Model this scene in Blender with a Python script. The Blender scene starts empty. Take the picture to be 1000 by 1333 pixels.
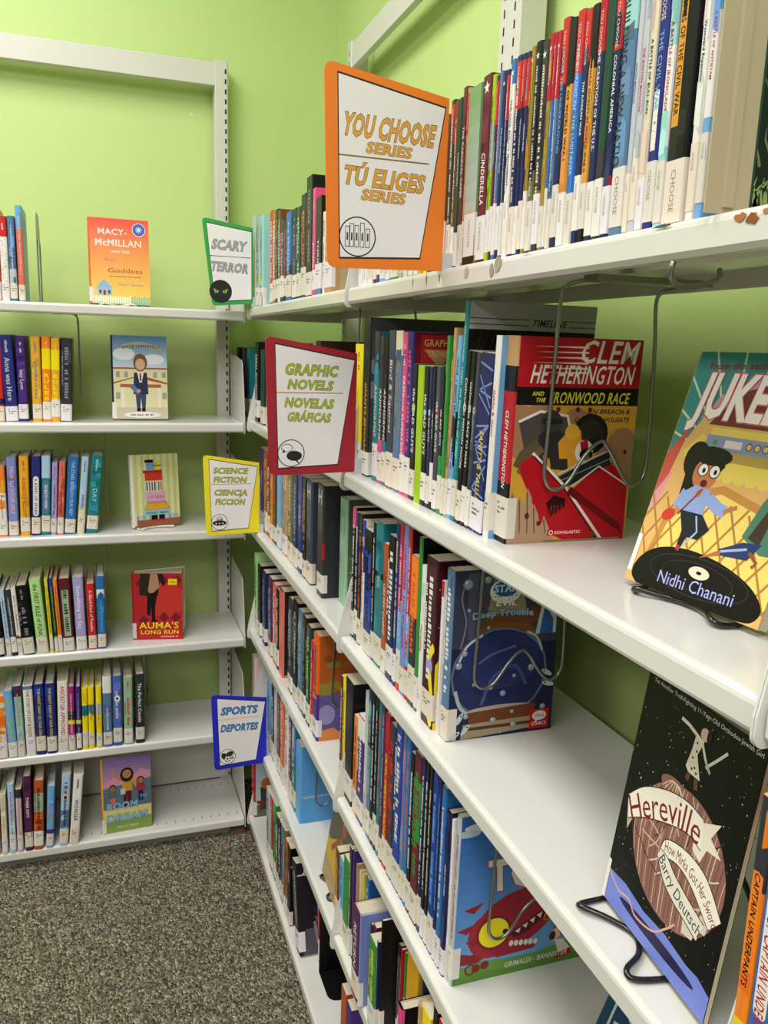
import bpy, math, random
from mathutils import Vector, Matrix
from mathutils.geometry import tessellate_polygon

scene = bpy.context.scene
PI = math.pi
R = math.radians

# ------------------------------------------------------------------ camera
cam_data = bpy.data.cameras.new('camera')
cam = bpy.data.objects.new('camera', cam_data)
scene.collection.objects.link(cam)
cam_data.sensor_fit = 'VERTICAL'
cam_data.sensor_height = 36.0
cam_data.lens = 1071.35 / 1333 * 36
cam_data.clip_start = 0.02
M = Matrix(((0.9464870, 0.0331505, -0.3210348), (-0.3211446, 0.1955775, -0.9266151), (0.0320694, 0.9801278, 0.1957577))).to_4x4()
M.translation = Vector((-0.3702, -2.2018, 1.425))
cam.matrix_world = M
scene.camera = cam

# ------------------------------------------------------------------ exposure and ambient
scene.view_settings.view_transform = 'Standard'
scene.view_settings.look = 'None'
scene.view_settings.gamma = 1.0
scene.view_settings.exposure = 0.0
scene.view_settings.use_curve_mapping = False
world = bpy.data.worlds.new('room_air')
scene.world = world
world.use_nodes = True
world.node_tree.nodes['Background'].inputs[0].default_value = (0.9, 0.93, 1.0, 1)
world.node_tree.nodes['Background'].inputs[1].default_value = 0.3
LAMP_POWER = 25.0
CEILING_Z = 2.95
# ceiling lights: x, y (each builds its own lamp in make_ceiling_light)
LIGHT_SPOTS = [(-0.80, -0.85), (-0.85, -2.75), (-2.6, -0.85), (-2.6, -2.75), (-0.85, -4.5), (-2.6, -4.5)]

# ------------------------------------------------------------------ palette
PAL = dict(white='#e6e3dc', cream='#ddd2b4', beige='#b9ab86', tan='#bb9264', brown='#6b4430', dkbrown='#35221d', black='#131316',
    charcoal='#33353a', grey='#85878a', silver='#bcc1c6', navy='#1a2750', royal='#1d3f98', blue='#2c6db4', sky='#6fa9d8', skyblue='#5b9fdc',
    ltblue='#a9c8e2', steel='#57799c', slate='#3c4452', teal='#1f7c86', aqua='#9ad0cc', dkgreen='#1d4435', green='#2f8a3c', lime='#9cc40c',
    palegreen='#a8dd8c', sage='#93b898', meadow='#6e9a5a', olive='#6f6a3c', ochre='#d8973c', yellow='#f2dc18', gold='#e2a92c', mustard='#a08428',
    mustardyellow='#e0cf2c', orange='#e0601c', tangerine='#f08428', rust='#b4562c', red='#c42a2a', crimson='#b01826', maroon='#621c2a',
    darkmaroon='#3c1420', pink='#d84a86', magenta='#a02c74', ltpink='#eeb0b8', offpink='#dcbcb8', salmon='#d8705c', purple='#4a3080',
    violet='#452a7c', lilac='#a49cd4', plum='#56264e', indigo='#2a2f78', indigoink='#20265a', periwinkle='#7c8cd0', periwinkleblue='#4a66b0')
COLOUR_WORDS = dict(dkbrown='dark brown', skyblue='sky blue', ltblue='pale blue', steel='steel blue', dkgreen='dark green', palegreen='pale green',
    sage='sage green', meadow='grass green', mustardyellow='bright yellow', ltpink='light pink', offpink='dusty pink', indigoink='ink blue',
    darkmaroon='dark maroon', periwinkle='periwinkle blue', periwinkleblue='cornflower blue', lime='lime green', ochre='ochre yellow', sky='light blue', slate='slate grey',
    tangerine='light orange', silver='silver grey', royal='royal blue', aqua='pale aqua', navy='navy blue')
_cc = {}
def rgb(c):
    c = PAL.get(c, c)
    if c in _cc: return _cc[c]
    s = c.lstrip('#'); out = []
    for i in (0, 2, 4):
        v = int(s[i:i+2], 16) / 255
        out.append(v / 12.92 if v <= 0.04045 else ((v + 0.055) / 1.055) ** 2.4)
    _cc[c] = (out[0], out[1], out[2], 1.0)
    return _cc[c]

# ------------------------------------------------------------------ materials (all procedural)
MATS = {}
def material(name, color=None, rough=0.5, metal=0.0, attr=False, coat=0.0, spec=0.5, noise=0.0, nscale=40, bump=0.0, bscale=200, emit=0.0, trans=0.0):
    m = bpy.data.materials.new(name); m.use_nodes = True
    nt = m.node_tree; b = nt.nodes['Principled BSDF']
    b.inputs['Roughness'].default_value = rough; b.inputs['Metallic'].default_value = metal
    b.inputs['Coat Weight'].default_value = coat; b.inputs['Coat Roughness'].default_value = 0.12
    b.inputs['Specular IOR Level'].default_value = spec
    tc = nt.nodes.new('ShaderNodeTexCoord')
    src = None
    if attr:
        a = nt.nodes.new('ShaderNodeAttribute'); a.attribute_name = 'Col'; src = a.outputs['Color']
    if color is not None: b.inputs['Base Color'].default_value = rgb(color)
    if noise > 0:
        n = nt.nodes.new('ShaderNodeTexNoise'); n.inputs['Scale'].default_value = nscale; n.inputs['Detail'].default_value = 4
        nt.links.new(tc.outputs['Object'], n.inputs['Vector'])
        mr = nt.nodes.new('ShaderNodeMapRange'); mr.inputs[3].default_value = 1 - noise; mr.inputs[4].default_value = 1 + noise
        nt.links.new(n.outputs['Fac'], mr.inputs[0])
        mx = nt.nodes.new('ShaderNodeMix'); mx.data_type = 'RGBA'; mx.blend_type = 'MULTIPLY'; mx.inputs[0].default_value = 1
        if src: nt.links.new(src, mx.inputs[6])
        else: mx.inputs[6].default_value = rgb(color)
        nt.links.new(mr.outputs[0], mx.inputs[7])
        src = mx.outputs[2]
    if src: nt.links.new(src, b.inputs['Base Color'])
    if bump > 0:
        n2 = nt.nodes.new('ShaderNodeTexNoise'); n2.inputs['Scale'].default_value = bscale; n2.inputs['Detail'].default_value = 3
        nt.links.new(tc.outputs['Object'], n2.inputs['Vector'])
        bp = nt.nodes.new('ShaderNodeBump'); bp.inputs['Strength'].default_value = bump; bp.inputs['Distance'].default_value = 0.002
        nt.links.new(n2.outputs['Fac'], bp.inputs['Height']); nt.links.new(bp.outputs[0], b.inputs['Normal'])
    if emit > 0:
        b.inputs['Emission Color'].default_value = rgb(color); b.inputs['Emission Strength'].default_value = emit
    if trans > 0: b.inputs['Transmission Weight'].default_value = trans
    MATS[name] = m
    return m
material('laminated_print', rough=0.33, attr=True, coat=0.03, spec=0.2, noise=0.05, nscale=60, bump=0.05, bscale=60)
material('matte_print', rough=0.6, attr=True, noise=0.03, nscale=50)
material('shelf_enamel', '#d9d8d2', rough=0.24, coat=0.35, noise=0.025, nscale=9, bump=0.03, bscale=30)
material('upright_enamel', '#cfcec4', rough=0.4, noise=0.03, nscale=12)
material('slot_shadow_steel', '#15150f', rough=0.9)
material('wall_paint', '#c0d888', rough=0.55, noise=0.012, nscale=3, bump=0.12, bscale=260)
material('white_paint', '#a8a498', rough=0.8)
material('ceiling_tile', '#efefea', rough=0.9, noise=0.03, nscale=90)
material('wire_steel', '#8c8c86', rough=0.3, metal=0.85)
material('black_wire', '#0c0c0d', rough=0.25, coat=0.4)
material('white_wire', '#e4e0d6', rough=0.3)
material('tan_steel', '#b6a988', rough=0.38, noise=0.03, nscale=20)
material('black_steel', '#050505', rough=0.5, spec=0.3)
material('grey_steel', '#8f9189', rough=0.35, noise=0.03)
material('rusty_foot', '#6a4a34', rough=0.8, noise=0.3, nscale=60)
material('lamp_diffuser', '#fffdf6', rough=0.4, emit=2.5)
material('plastic_clear', '#e8eceb', rough=0.1, trans=0.9)
# paper block: fine page lines
m = material('page_paper', '#d8cdb4', rough=0.85)
nt = m.node_tree; tc = nt.nodes.new('ShaderNodeTexCoord'); wv = nt.nodes.new('ShaderNodeTexWave')
wv.inputs['Scale'].default_value = 420; wv.inputs['Distortion'].default_value = 1.2; wv.inputs['Detail'].default_value = 1
nt.links.new(tc.outputs['Object'], wv.inputs['Vector'])
cr = nt.nodes.new('ShaderNodeValToRGB'); cr.color_ramp.elements[0].color = rgb('#b8ab90'); cr.color_ramp.elements[1].color = rgb('#e6dcc6')
nt.links.new(wv.outputs['Fac'], cr.inputs[0]); nt.links.new(cr.outputs[0], nt.nodes['Principled BSDF'].inputs['Base Color'])
# carpet: short looped pile, speckled olive greys
m = material('loop_carpet', '#8a8470', rough=0.95)
nt = m.node_tree; b = nt.nodes['Principled BSDF']; tc = nt.nodes.new('ShaderNodeTexCoord')
vo = nt.nodes.new('ShaderNodeTexVoronoi'); vo.inputs['Scale'].default_value = 230; vo.inputs['Randomness'].default_value = 1.0
mp = nt.nodes.new('ShaderNodeMapping'); mp.inputs['Scale'].default_value = (1, 0.75, 1); mp.inputs['Rotation'].default_value = (0, 0, 0.6)
nt.links.new(tc.outputs['Object'], mp.inputs[0]); nt.links.new(mp.outputs[0], vo.inputs['Vector'])
sp = nt.nodes.new('ShaderNodeSeparateColor'); nt.links.new(vo.outputs['Color'], sp.inputs[0])
cr = nt.nodes.new('ShaderNodeValToRGB'); e = cr.color_ramp.elements
e[0].position = 0.0; e[0].color = rgb('#3c382c'); e[1].position = 1.0; e[1].color = rgb('#c2b89c')
for p_, c_ in ((0.2, '#565040'), (0.45, '#756e5a'), (0.7, '#89826c'), (0.86, '#9f977f')):
    q_ = e.new(p_); q_.color = rgb(c_)
nt.links.new(sp.outputs[0], cr.inputs[0])
n = nt.nodes.new('ShaderNodeTexNoise'); n.inputs['Scale'].default_value = 14; n.inputs['Detail'].default_value = 5
nt.links.new(tc.outputs['Object'], n.inputs['Vector'])
mr = nt.nodes.new('ShaderNodeMapRange'); mr.inputs[3].default_value = 0.82; mr.inputs[4].default_value = 1.12; nt.links.new(n.outputs['Fac'], mr.inputs[0])
mx = nt.nodes.new('ShaderNodeMix'); mx.data_type = 'RGBA'; mx.blend_type = 'MULTIPLY'; mx.inputs[0].default_value = 1
nt.links.new(cr.outputs[0], mx.inputs[6]); nt.links.new(mr.outputs[0], mx.inputs[7]); nt.links.new(mx.outputs[2], b.inputs['Base Color'])
bp = nt.nodes.new('ShaderNodeBump'); bp.invert = True; bp.inputs['Strength'].default_value = 1.0; bp.inputs['Distance'].default_value = 0.006
nt.links.new(vo.outputs['Distance'], bp.inputs['Height']); nt.links.new(bp.outputs[0], b.inputs['Normal'])

# ------------------------------------------------------------------ mesh collector
COL = scene.collection
class MB:
    def __init__(s): s.v = []; s.f = []; s.c = []; s.smooth = False
    def quad(s, a, b, c, d, col='white'):
        n = len(s.v); s.v += [a, b, c, d]; s.f.append((n, n+1, n+2, n+3)); s.c.append(rgb(col))
    def add(s, verts, faces, col='white'):
        n = len(s.v); s.v += [tuple(q) for q in verts]
        for f in faces: s.f.append(tuple(n + i for i in f)); s.c.append(rgb(col))
    def box(s, x0, x1, y0, y1, z0, z1, col='white'):
        s.add([(x0,y0,z0),(x1,y0,z0),(x1,y1,z0),(x0,y1,z0),(x0,y0,z1),(x1,y0,z1),(x1,y1,z1),(x0,y1,z1)],
              [(0,3,2,1),(4,5,6,7),(0,1,5,4),(1,2,6,5),(2,3,7,6),(3,0,4,7)], col)
    def prism(s, prof, a0, a1, axis='x', col='white'):
        # prof: 2D outline of the two other axes (cyclic order), extruded along axis
        def P(a, q):
            return {'x': (a, q[0], q[1]), 'y': (q[0], a, q[1]), 'z': (q[0], q[1], a)}[axis]
        n = len(prof); vs = [P(a0, q) for q in prof] + [P(a1, q) for q in prof]
        fs = [(i, (i+1) % n, n + (i+1) % n, n + i) for i in range(n)] + [tuple(range(n-1, -1, -1)), tuple(range(n, 2*n))]
        s.add(vs, fs, col)
    def tube(s, pts, r, seg=8, closed=False, col='white'):
        pts = [Vector(q) for q in pts]; n = len(pts); rings = []
        up = None
        for i, q in enumerate(pts):
            if closed: t = pts[(i+1) % n] - pts[i-1]
            else: t = pts[min(i+1, n-1)] - pts[max(i-1, 0)]
            t.normalize()
            if up is None:
                up = Vector((0, 0, 1)) if abs(t.z) < 0.9 else Vector((1, 0, 0))
            up = (up - t * up.dot(t)).normalized(); si = t.cross(up)
            rings.append([q + r * (math.cos(2*PI*k/seg) * up + math.sin(2*PI*k/seg) * si) for k in range(seg)])
        vs = [w for ring in rings for w in ring]; fs = []
        for i in range(n if closed else n-1):
            a = i * seg; b_ = ((i+1) % n) * seg
            for k in range(seg): fs.append((a+k, a+(k+1) % seg, b_+(k+1) % seg, b_+k))
        if not closed: fs += [tuple(range(seg-1, -1, -1)), tuple(range((n-1)*seg, n*seg))]
        s.add(vs, fs, col); s.smooth = True
    def build(s, name, mat, parent=None, loc=None):
        me = bpy.data.meshes.new(name); me.from_pydata(s.v, [], s.f)
        if 'print' in mat:
            at = me.color_attributes.new('Col', 'FLOAT_COLOR', 'CORNER'); buf = []
            for f, c in zip(s.f, s.c): buf += list(c) * len(f)
            at.data.foreach_set('color', buf)
        me.materials.append(MATS[mat])
        if s.smooth: me.polygons.foreach_set('use_smooth', [True] * len(me.polygons))
        me.update()
        o = bpy.data.objects.new(name, me); COL.objects.link(o)
        if parent: o.parent = parent
        if loc: o.location = loc
        return o
def smooth_path(pts, n=6):
    # Catmull-Rom through the points
    P = [Vector(q) for q in pts]; out = []
    for i in range(len(P) - 1):
        a, b_, c, d = P[max(i-1, 0)], P[i], P[i+1], P[min(i+2, len(P)-1)]
        for k in range(n):
            t = k / n
            out.append(0.5 * ((2*b_) + (c-a)*t + (2*a-5*b_+4*c-d)*t*t + (3*b_-a-3*c+d)*t*t*t))
    out.append(P[-1]); return out
def thing(name, label, cat, loc=(0,0,0), rot=(0,0,0), group=None):
    o = bpy.data.objects.new(name, None); COL.objects.link(o); o.empty_display_size = 0.03
    o.location = loc; o.rotation_euler = rot; o['label'] = label; o['category'] = cat
    if group: o['group'] = group
    return o
def struct(o): o['kind'] = 'structure'; return o

# ------------------------------------------------------------------ room
def slab(name, x0, x1, y0, y1, z0, z1, mat):
    m = MB(); m.box(x0, x1, y0, y1, z0, z1); return struct(m.build(name, mat))
W = 0.315
slab('floor', -4.6, W + .1, -6.1, W + .1, -0.1, 0.0, 'loop_carpet')
slab('wall_back', -4.6, W + .1, W, W + .1, 0.0, CEILING_Z, 'wall_paint')
slab('wall_right', W, W + .1, -6.1, W, 0.0, CEILING_Z, 'wall_paint')
slab('wall_left', -4.7, -4.6, -6.1, W, 0.0, CEILING_Z, 'white_paint')
slab('wall_front', -4.6, W, -6.2, -6.1, 0.0, CEILING_Z, 'white_paint')
slab('ceiling', -4.6, W + .1, -6.1, W + .1, CEILING_Z, CEILING_Z + .1, 'ceiling_tile')
def make_ceiling_light(i, x, y):
    side = 'near the shelf corner' if i == 0 else ['', 'above the near right shelves', 'over the open floor by the green wall', 'over the open floor mid room', 'at the rear beside the right wall', 'at the rear of the open floor'][i]
    t = thing('ceiling_light', 'recessed rectangular white ceiling light ' + side, 'light', (x, y, CEILING_Z), group='ceiling lights over the library corner')
    m = MB()
    for a in ((-.32, .32, -.62, -.6), (-.32, .32, .6, .62), (-.32, -.3, -.6, .6), (.3, .32, -.6, .6)): m.box(a[0], a[1], a[2], a[3], -.02, 0)
    m.build('frame', 'white_paint', t)
    m = MB(); m.box(-.3, .3, -.6, .6, -.012, -.004); m.build('diffuser', 'lamp_diffuser', t)
    ld = bpy.data.lights.new('ceiling_lamp', 'AREA'); ld.shape = 'RECTANGLE'; ld.size = .58; ld.size_y = 1.16
    ld.energy = LAMP_POWER; ld.color = (1.0, 0.965, 0.985)
    lo = bpy.data.objects.new('ceiling_lamp', ld); COL.objects.link(lo); lo.parent = t; lo.location = (0, 0, -.03)
for i, (x, y) in enumerate(LIGHT_SPOTS): make_ceiling_light(i, x, y)

ZR=[1.5152, 1.2244, 0.9436, 0.6456, 0.369, 0.0704]
ZL=[1.506, 1.2151, 0.9247, 0.6109, 0.3285, 0.0541]
ROWS_RIGHT={
'R1a':(1,[
 (0.01, -0.0312, 0.0509, 0.224, 'silver', '', 'white', {}),
 (0.01, -0.0783, 0.0434, 0.218, 'sage', '~', 'charcoal', {}),
 (0.01, -0.1674, 0.1348, 0.213, 'aqua', '', 'black', {'n': 'with bare black tree branches', 'tree': 1, 'hc': 1}),
 (0.01, -0.2556, 0.0322, 0.205, 'red', '~', 'white', {}),
 (0.01, -0.2872, 0.0312, 0.202, 'mustard', '~', 'white', {}),
 (0.01, -0.3179, 0.0302, 0.2, 'black', '~', 'mustard', {}),
 (0.01, -0.3457, 0.0252, 0.196, 'brown', '~', 'cream', {}),
 (0.01, -0.3766, 0.0366, 0.171, 'charcoal', '~', 'silver', {}),
 (0.01, -0.4067, 0.0237, 0.167, 'black', '~', 'red', {}),
 (0.01, -0.4451, 0.053, 0.178, 'blue', '~', 'ltblue', {'b': [(0.15, 0.4, 'charcoal')]}),
 (0.01, -0.4968, 0.0358, 0.177, 'black', '~', 'mustard', {}),
 (0.01, -0.532, 0.0344, 0.175, 'dkgreen', '~', 'aqua', {}),
 (0.01, -0.5756, 0.0393, 0.192, 'dkbrown', '~', 'salmon', {'b': [(0.75, 1, 'black')]}),
 (0.01, -0.6217, 0.0466, 0.217, 'black', '~', 'grey', {'cov': 'black', 'art': 'dark_tall', 'n': 'taller than its neighbours'}),
 (0.01, -0.6584, 0.0208, 0.19, 'pink', 'JUMPS IN', 'white', {'tb': 1, 'ta': (0.4, 0.95)}),
 (0.01, -0.6931, 0.0427, 0.17, 'black', 'THRILL-OG', 'white', {'tb': 1, 'ta': (0.4, 0.95), 'b': [(0.0, 0.3, 'steel')]}),
 (0.01, -0.7336, 0.0163, 0.139, 'white', '~', 'black', {}),
 (0.01, -0.7652, 0.0468, 0.142, 'tan', '~', 'white', {}),
]),
'R1b':(1,[
 (0.012, -0.9504, 0.0201, 0.212, 'white', '~', 'white', {'lab': 'C'}),
 (0.012, -0.9741, 0.0194, 0.209, 'steel', '~', 'white', {'lab': 'C'}),
 (0.012, -0.9988, 0.0224, 0.206, 'white', '~', 'white', {'lab': 'C'}),
 (0.012, -1.0209, 0.0144, 0.203, 'plum', '~', 'white', {'lab': 'C'}),
 (0.012, -1.0361, 0.0123, 0.201, 'violet', '~', 'white', {'lab': 'C'}),
 (0.012, -1.0551, 0.0223, 0.199, 'sky', '~', 'white', {'lab': 'C'}),
 (0.012, -1.0779, 0.0165, 0.196, 'periwinkle', '~', 'white', {'lab': 'C'}),
 (0.012, -1.1052, 0.0316, 0.192, 'green', '~', 'white', {'lab': 'C'}),
 (0.012, -1.1316, 0.0151, 0.189, 'sage', '~', 'white', {'lab': 'C'}),
 (0.012, -1.1509, 0.0175, 0.186, 'cream', '~', 'white', {'lab': 'C'}),
 (0.012, -1.171, 0.0169, 0.184, 'maroon', '~', 'white', {'lab': 'C'}),
 (0.012, -1.1904, 0.0164, 0.181, 'navy', '~', 'white', {'lab': 'C'}),
 (0.012, -1.2066, 0.0106, 0.179, 'gold', '~', 'white', {'lab': 'C'}),
 (0.012, -1.2209, 0.0129, 0.177, 'yellow', '~', 'white', {'lab': 'C'}),
 (0.012, -1.2375, 0.015, 0.175, 'dkgreen', '~', 'white', {'lab': 'C'}),
 (0.012, -1.2547, 0.0146, 0.173, 'navy', '~', 'white', {'lab': 'C'}),
 (0.012, -1.2726, 0.0164, 0.17, 'brown', '~', 'white', {'lab': 'C'}),
 (0.012, -1.2888, 0.0114, 0.182, 'charcoal', '~', 'cream', {'b': [(0.74, 0.97, 'red')], 'lab': 'C'}),
 (0.012, -1.3, 0.0089, 0.179, 'brown', '~', 'cream', {'b': [], 'lab': 'C'}),
 (0.012, -1.3099, 0.0087, 0.179, 'dkgreen', 'RUMPELSTILTSKIN', 'white', {'b': [], 'tb': 1, 'lab': 'C'}),
 (0.012, -1.3212, 0.0117, 0.187, 'maroon', 'THE CARNIVAL CAPER', 'white', {'b': [], 'lab': 'C'}),
 (0.012, -1.3302, 0.0063, 0.184, 'tan', 'THE FALL OF ARTIFICIAL INTELLIGENCE', 'black', {'b': [(0.74, 0.97, 'red')], 'lab': 'C'}),
 (0.012, -1.3485, 0.0302, 0.181, 'meadow', '', 'white', {'lab': 'C', 'n': 'with blurred meadow spine', 'meadow': 1}),
 (0.012, -1.376, 0.0209, 0.184, 'maroon', 'CINDERELLA', 'white', {'b': [], 'tb': 1, 'ta': (0.4, 0.68), 'star': 1, 'lab': 'C'}),
 (0.012, -1.3915, 0.0083, 0.18, 'lime', '~', 'dkgreen', {'b': [(0.5, 0.75, 'sage')], 'lab': 'C'}),
 (0.012, -1.3997, 0.0063, 0.177, 'plum', 'JACK & BEANSTALK', 'white', {'b': [(0.74, 0.97, 'red')], 'lab': 'C'}),
 (0.012, -1.4069, 0.0062, 0.179, 'steel', '~', 'white', {'b': [], 'lab': 'C'}),
 (0.012, -1.4148, 0.0079, 0.177, 'navy', 'THE SALEM WITCH TRIALS', 'white', {'b': [], 'star': 1, 'tb': 1, 'lab': 'C'}),
 (0.012, -1.4226, 0.006, 0.176, 'navy', '~', 'white', {'b': [(0.74, 0.97, 'red')], 'lab': 'C'}),
 (0.012, -1.4324, 0.0101, 0.182, 'white', 'THE CIVIL RIGHTS MOVEMENT', 'navy', {'b': [(0.88, 1, 'blue')], 'star': 1, 'tb': 1, 'lab': 'C'}),
 (0.012, -1.4444, 0.0106, 0.182, 'navy', '~', 'cream', {'b': [(0.74, 0.97, 'red'), (0.0, 0.0, 'red')], 'lab': 'C'}),
 (0.012, -1.4541, 0.0072, 0.181, 'navy', 'THE CHILD LABOR REFORM', 'white', {'b': [(0.74, 0.97, 'red')], 'lab': 'C'}),
 (0.012, -1.4624, 0.0078, 0.18, 'navy', 'OREGON TRAIL', 'white', {'b': [(0.74, 0.97, 'red')], 'lab': 'C'}),
 (0.012, -1.4706, 0.0069, 0.182, 'mustard', '~', 'brown', {'b': [], 'star': 1, 'lab': 'C'}),
 (0.012, -1.4808, 0.0105, 0.183, 'black', '~', 'silver', {'b': [(0.0, 0.4, 'olive')], 'star': 1, 'lab': 'C'}),
 (0.012, -1.4934, 0.0117, 0.18, 'charcoal', '~', 'cream', {'b': [(0.1, 0.3, 'olive')], 'star': 1, 'lab': 'C'}),
 (0.012, -1.5038, 0.0078, 0.182, 'mustard', 'ENCOUNTERS', 'brown', {'b': [(0.7, 1, 'crimson')], 'star': 1, 'tb': 1, 'lab': 'C'}),
 (0.012, -1.5109, 0.0049, 0.181, 'blue', 'DEATH DEFYING OCEAN', 'white', {'b': [(0.7, 1, 'crimson')], 'star': 1, 'tb': 1, 'lab': 'C'}),
 (0.012, -1.5174, 0.0069, 0.18, 'steel', '~', 'white', {'b': [(0.7, 1, 'crimson')], 'star': 1, 'lab': 'C'}),
 (0.012, -1.5269, 0.0107, 0.187, 'navy', 'THE UNDERGROUND ~', 'sky', {'b': [(0.72, 1, 'red')], 'lab': 'C'}),
 (0.012, -1.5385, 0.0111, 0.183, 'ochre', 'SPIES OF WORLD WAR I', 'black', {'b': [(0.72, 1, 'black'), (0, 0.22, 'black')], 'fig': 1, 'lab': 'C'}),
 (0.012, -1.5509, 0.0113, 0.185, 'blue', 'THE SINKING OF THE LUSITANIA', 'ltblue', {'b': [(0.74, 1, 'red')], 'tb': 1, 'lab': 'C'}),
 (0.012, -1.5624, 0.0092, 0.182, 'navy', 'THE KOREAN WAR', 'white', {'b': [(0.78, 1, 'red')], 'tb': 1, 'lab': 'C'}),
 (0.012, -1.5724, 0.0095, 0.182, 'ochre', 'STEALING NAZI SECRETS IN WORLD WAR II', 'black', {'b': [(0.74, 1, 'black'), (0, 0.22, 'black')], 'fig': 1, 'lab': 'C'}),
 (0.012, -1.5835, 0.0104, 0.184, 'navy', 'THE CREATION OF THE U.S.', 'white', {'b': [(0.78, 1, 'crimson')], 'lab': 'C'}),
 (0.012, -1.5951, 0.0117, 0.184, 'dkgreen', '', 'white', {'b': [(0.22, 0.38, 'charcoal'), (0.18, 0.24, 'red')], 'lab': 'C'}),
 (0.012, -1.6067, 0.0103, 0.182, 'navy', 'COLONIAL AMERICA', 'white', {'b': [(0.76, 1, 'red'), (0.2, 0.26, 'crimson')], 'tb': 1, 'lab': 'C'}),
 (0.012, -1.6222, 0.0166, 0.183, 'steel', 'BUILDING A NEW NATION', 'charcoal', {'b': [(0.8, 1, 'aqua')], 'tx': -0.25, 'lab': 'C'}),
 (0.012, -1.6353, 0.0065, 0.182, 'silver', 'RESISTING BRITISH RULE', 'black', {'b': [], 'tb': 1, 'lab': 'C'}),
 (0.012, -1.6431, 0.0083, 0.182, 'silver', 'THE BOSTON MASSACRE', 'red', {'b': [], 'lab': 'C'}),
 (0.012, -1.6523, 0.009, 0.182, 'cream', 'A BATTLE OF BULL RUN', 'navy', {'b': [], 'tb': 1, 'lab': 'C'}),
 (0.012, -1.6632, 0.0119, 0.183, 'indigo', 'THE CIVIL WAR', 'sky', {'b': [(0.86, 1, 'red')], 'dots': 'maroon', 'lab': 'C'}),
 (0.012, -1.6743, 0.0093, 0.183, 'aqua', 'A BATTLE OF IRONCLADS', 'crimson', {'b': [(0.3, 0.66, 'white')], 'tb': 1, 'lab': 'C'}),
 (0.012, -1.6907, 0.021, 0.183, 'black', 'SPIES OF THE CIVIL WAR', 'black', {'b': [], 'strip': (0.1, 0.45, 0.36, 0.92, 'ochre'), 'fig': 0.28, 'tx': -0.22, 'ts': 0.3, 'ta': (0.2, 0.6), 'lab': 'C'}),
 (0.012, -1.7096, 0.0087, 0.182, 'white', 'Westward Expansion', 'charcoal', {'b': [], 'tb': 1, 'lab': 'C'}),
 (0.012, -1.7188, 0.0081, 0.183, 'sky', 'A BATTLE OF ANTIETAM', 'crimson', {'b': [(0.35, 0.7, 'white')], 'tb': 1, 'lab': 'C'}),
 (0.028, -1.7442, 0.0096, 0.187, 'dkgreen', '', 'white', {'lab': None, 'art': 'plants', 'n': 'with plants on its cover', 'cov': 'dkgreen'}),
]),
'R2a':(2,[
 (0.014, 0.2393, 0.0859, 0.188, 'black', '~', 'white', {}),
 (0.014, 0.1494, 0.0801, 0.187, 'charcoal', '~', 'aqua', {}),
 (0.014, 0.0418, 0.1223, 0.186, 'teal', 'S', 'aqua', {'b': [(0, 0.45, 'blue')], 'ta': (0.02, 0.2)}),
 (0.014, -0.0589, 0.0674, 0.205, 'black', '~', 'white', {'tb': 1}),
 (0.014, -0.1401, 0.0732, 0.185, 'dkgreen', '~', 'black', {}),
 (0.014, -0.2064, 0.0493, 0.185, 'tan', '~', 'green', {}),
 (0.014, -0.2593, 0.0469, 0.186, 'rust', '~', 'gold', {}),
 (0.014, -0.3184, 0.0532, 0.194, 'navy', '~', 'white', {}),
 (0.014, -0.3827, 0.0582, 0.188, 'maroon', '~', 'white', {}),
 (0.014, -0.4509, 0.0621, 0.198, 'charcoal', '~', 'white', {}),
 (0.014, -0.5148, 0.0508, 0.191, 'steel', '~', 'white', {}),
 (0.014, -0.5777, 0.0609, 0.199, 'plum', '~', 'white', {}),
 (0.014, -0.6399, 0.0505, 0.197, 'dkgreen', '~', 'white', {}),
 (0.014, -0.6921, 0.0416, 0.209, 'black', '~', 'grey', {'cov': 'dkbrown', 'n': 'with dark cover'}),
]),
'R2b':(2,[
 (0.022, -0.9233, 0.0413, 0.205, 'yellow', 'AKISSI', 'brown', {'ta': (0.45, 0.7), 'au': '~', 'tb': 1}),
 (0.022, -0.9646, 0.0369, 0.245, 'black', 'GIANTS BEWARE', 'gold', {'cov': 'grey', 'art': 'clouds', 'n': 'with cloudy grey cover', 'tb': 1, 'ta': (0.4, 0.85), 'lw': 0.05}),
 (0.022, -1.0142, 0.0229, 0.224, 'teal', 'ANIMORPHS', 'cream', {'b': [(0.75, 1, 'charcoal')], 'tb': 1, 'ta': (0.35, 0.7)}),
 (0.022, -1.0368, 0.0185, 0.218, 'charcoal', 'ANIMORPHS', 'white', {'b': [(0.0, 0.3, 'pink')], 'tb': 1, 'ta': (0.35, 0.7)}),
 (0.022, -1.0569, 0.0179, 0.218, 'black', 'ANIMORPHS', 'white', {'b': [(0.0, 0.3, 'teal')], 'tb': 1, 'ta': (0.35, 0.7)}),
 (0.022, -1.0814, 0.0276, 0.225, 'slate', 'Bird & Squirrel', 'cream', {'tb': 1}),
 (0.022, -1.111, 0.0281, 0.224, 'steel', 'Bird & Squirrel', 'mustard', {'b': [(0.85, 1, 'cream')], 'tb': 1}),
 (0.022, -1.1353, 0.0175, 0.222, 'pink', 'FASHION SUPERSTAR', 'white', {'tb': 1, 'au': '~'}),
 (0.022, -1.1556, 0.02, 0.222, 'indigo', '~', 'pink', {'b': [(0.0, 0.15, 'pink')], 'cov': '#701c34', 'art': 'trends', 'n': 'with crimson comic cover'}),
 (0.022, -1.176, 0.0178, 0.181, 'black', 'the BAD GUYS', 'white', {'tb': 1, 'dot': 'lime'}),
 (0.022, -1.1971, 0.0215, 0.18, 'lime', '', 'white', {'lab': None, 'n': 'with blank spine'}),
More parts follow.
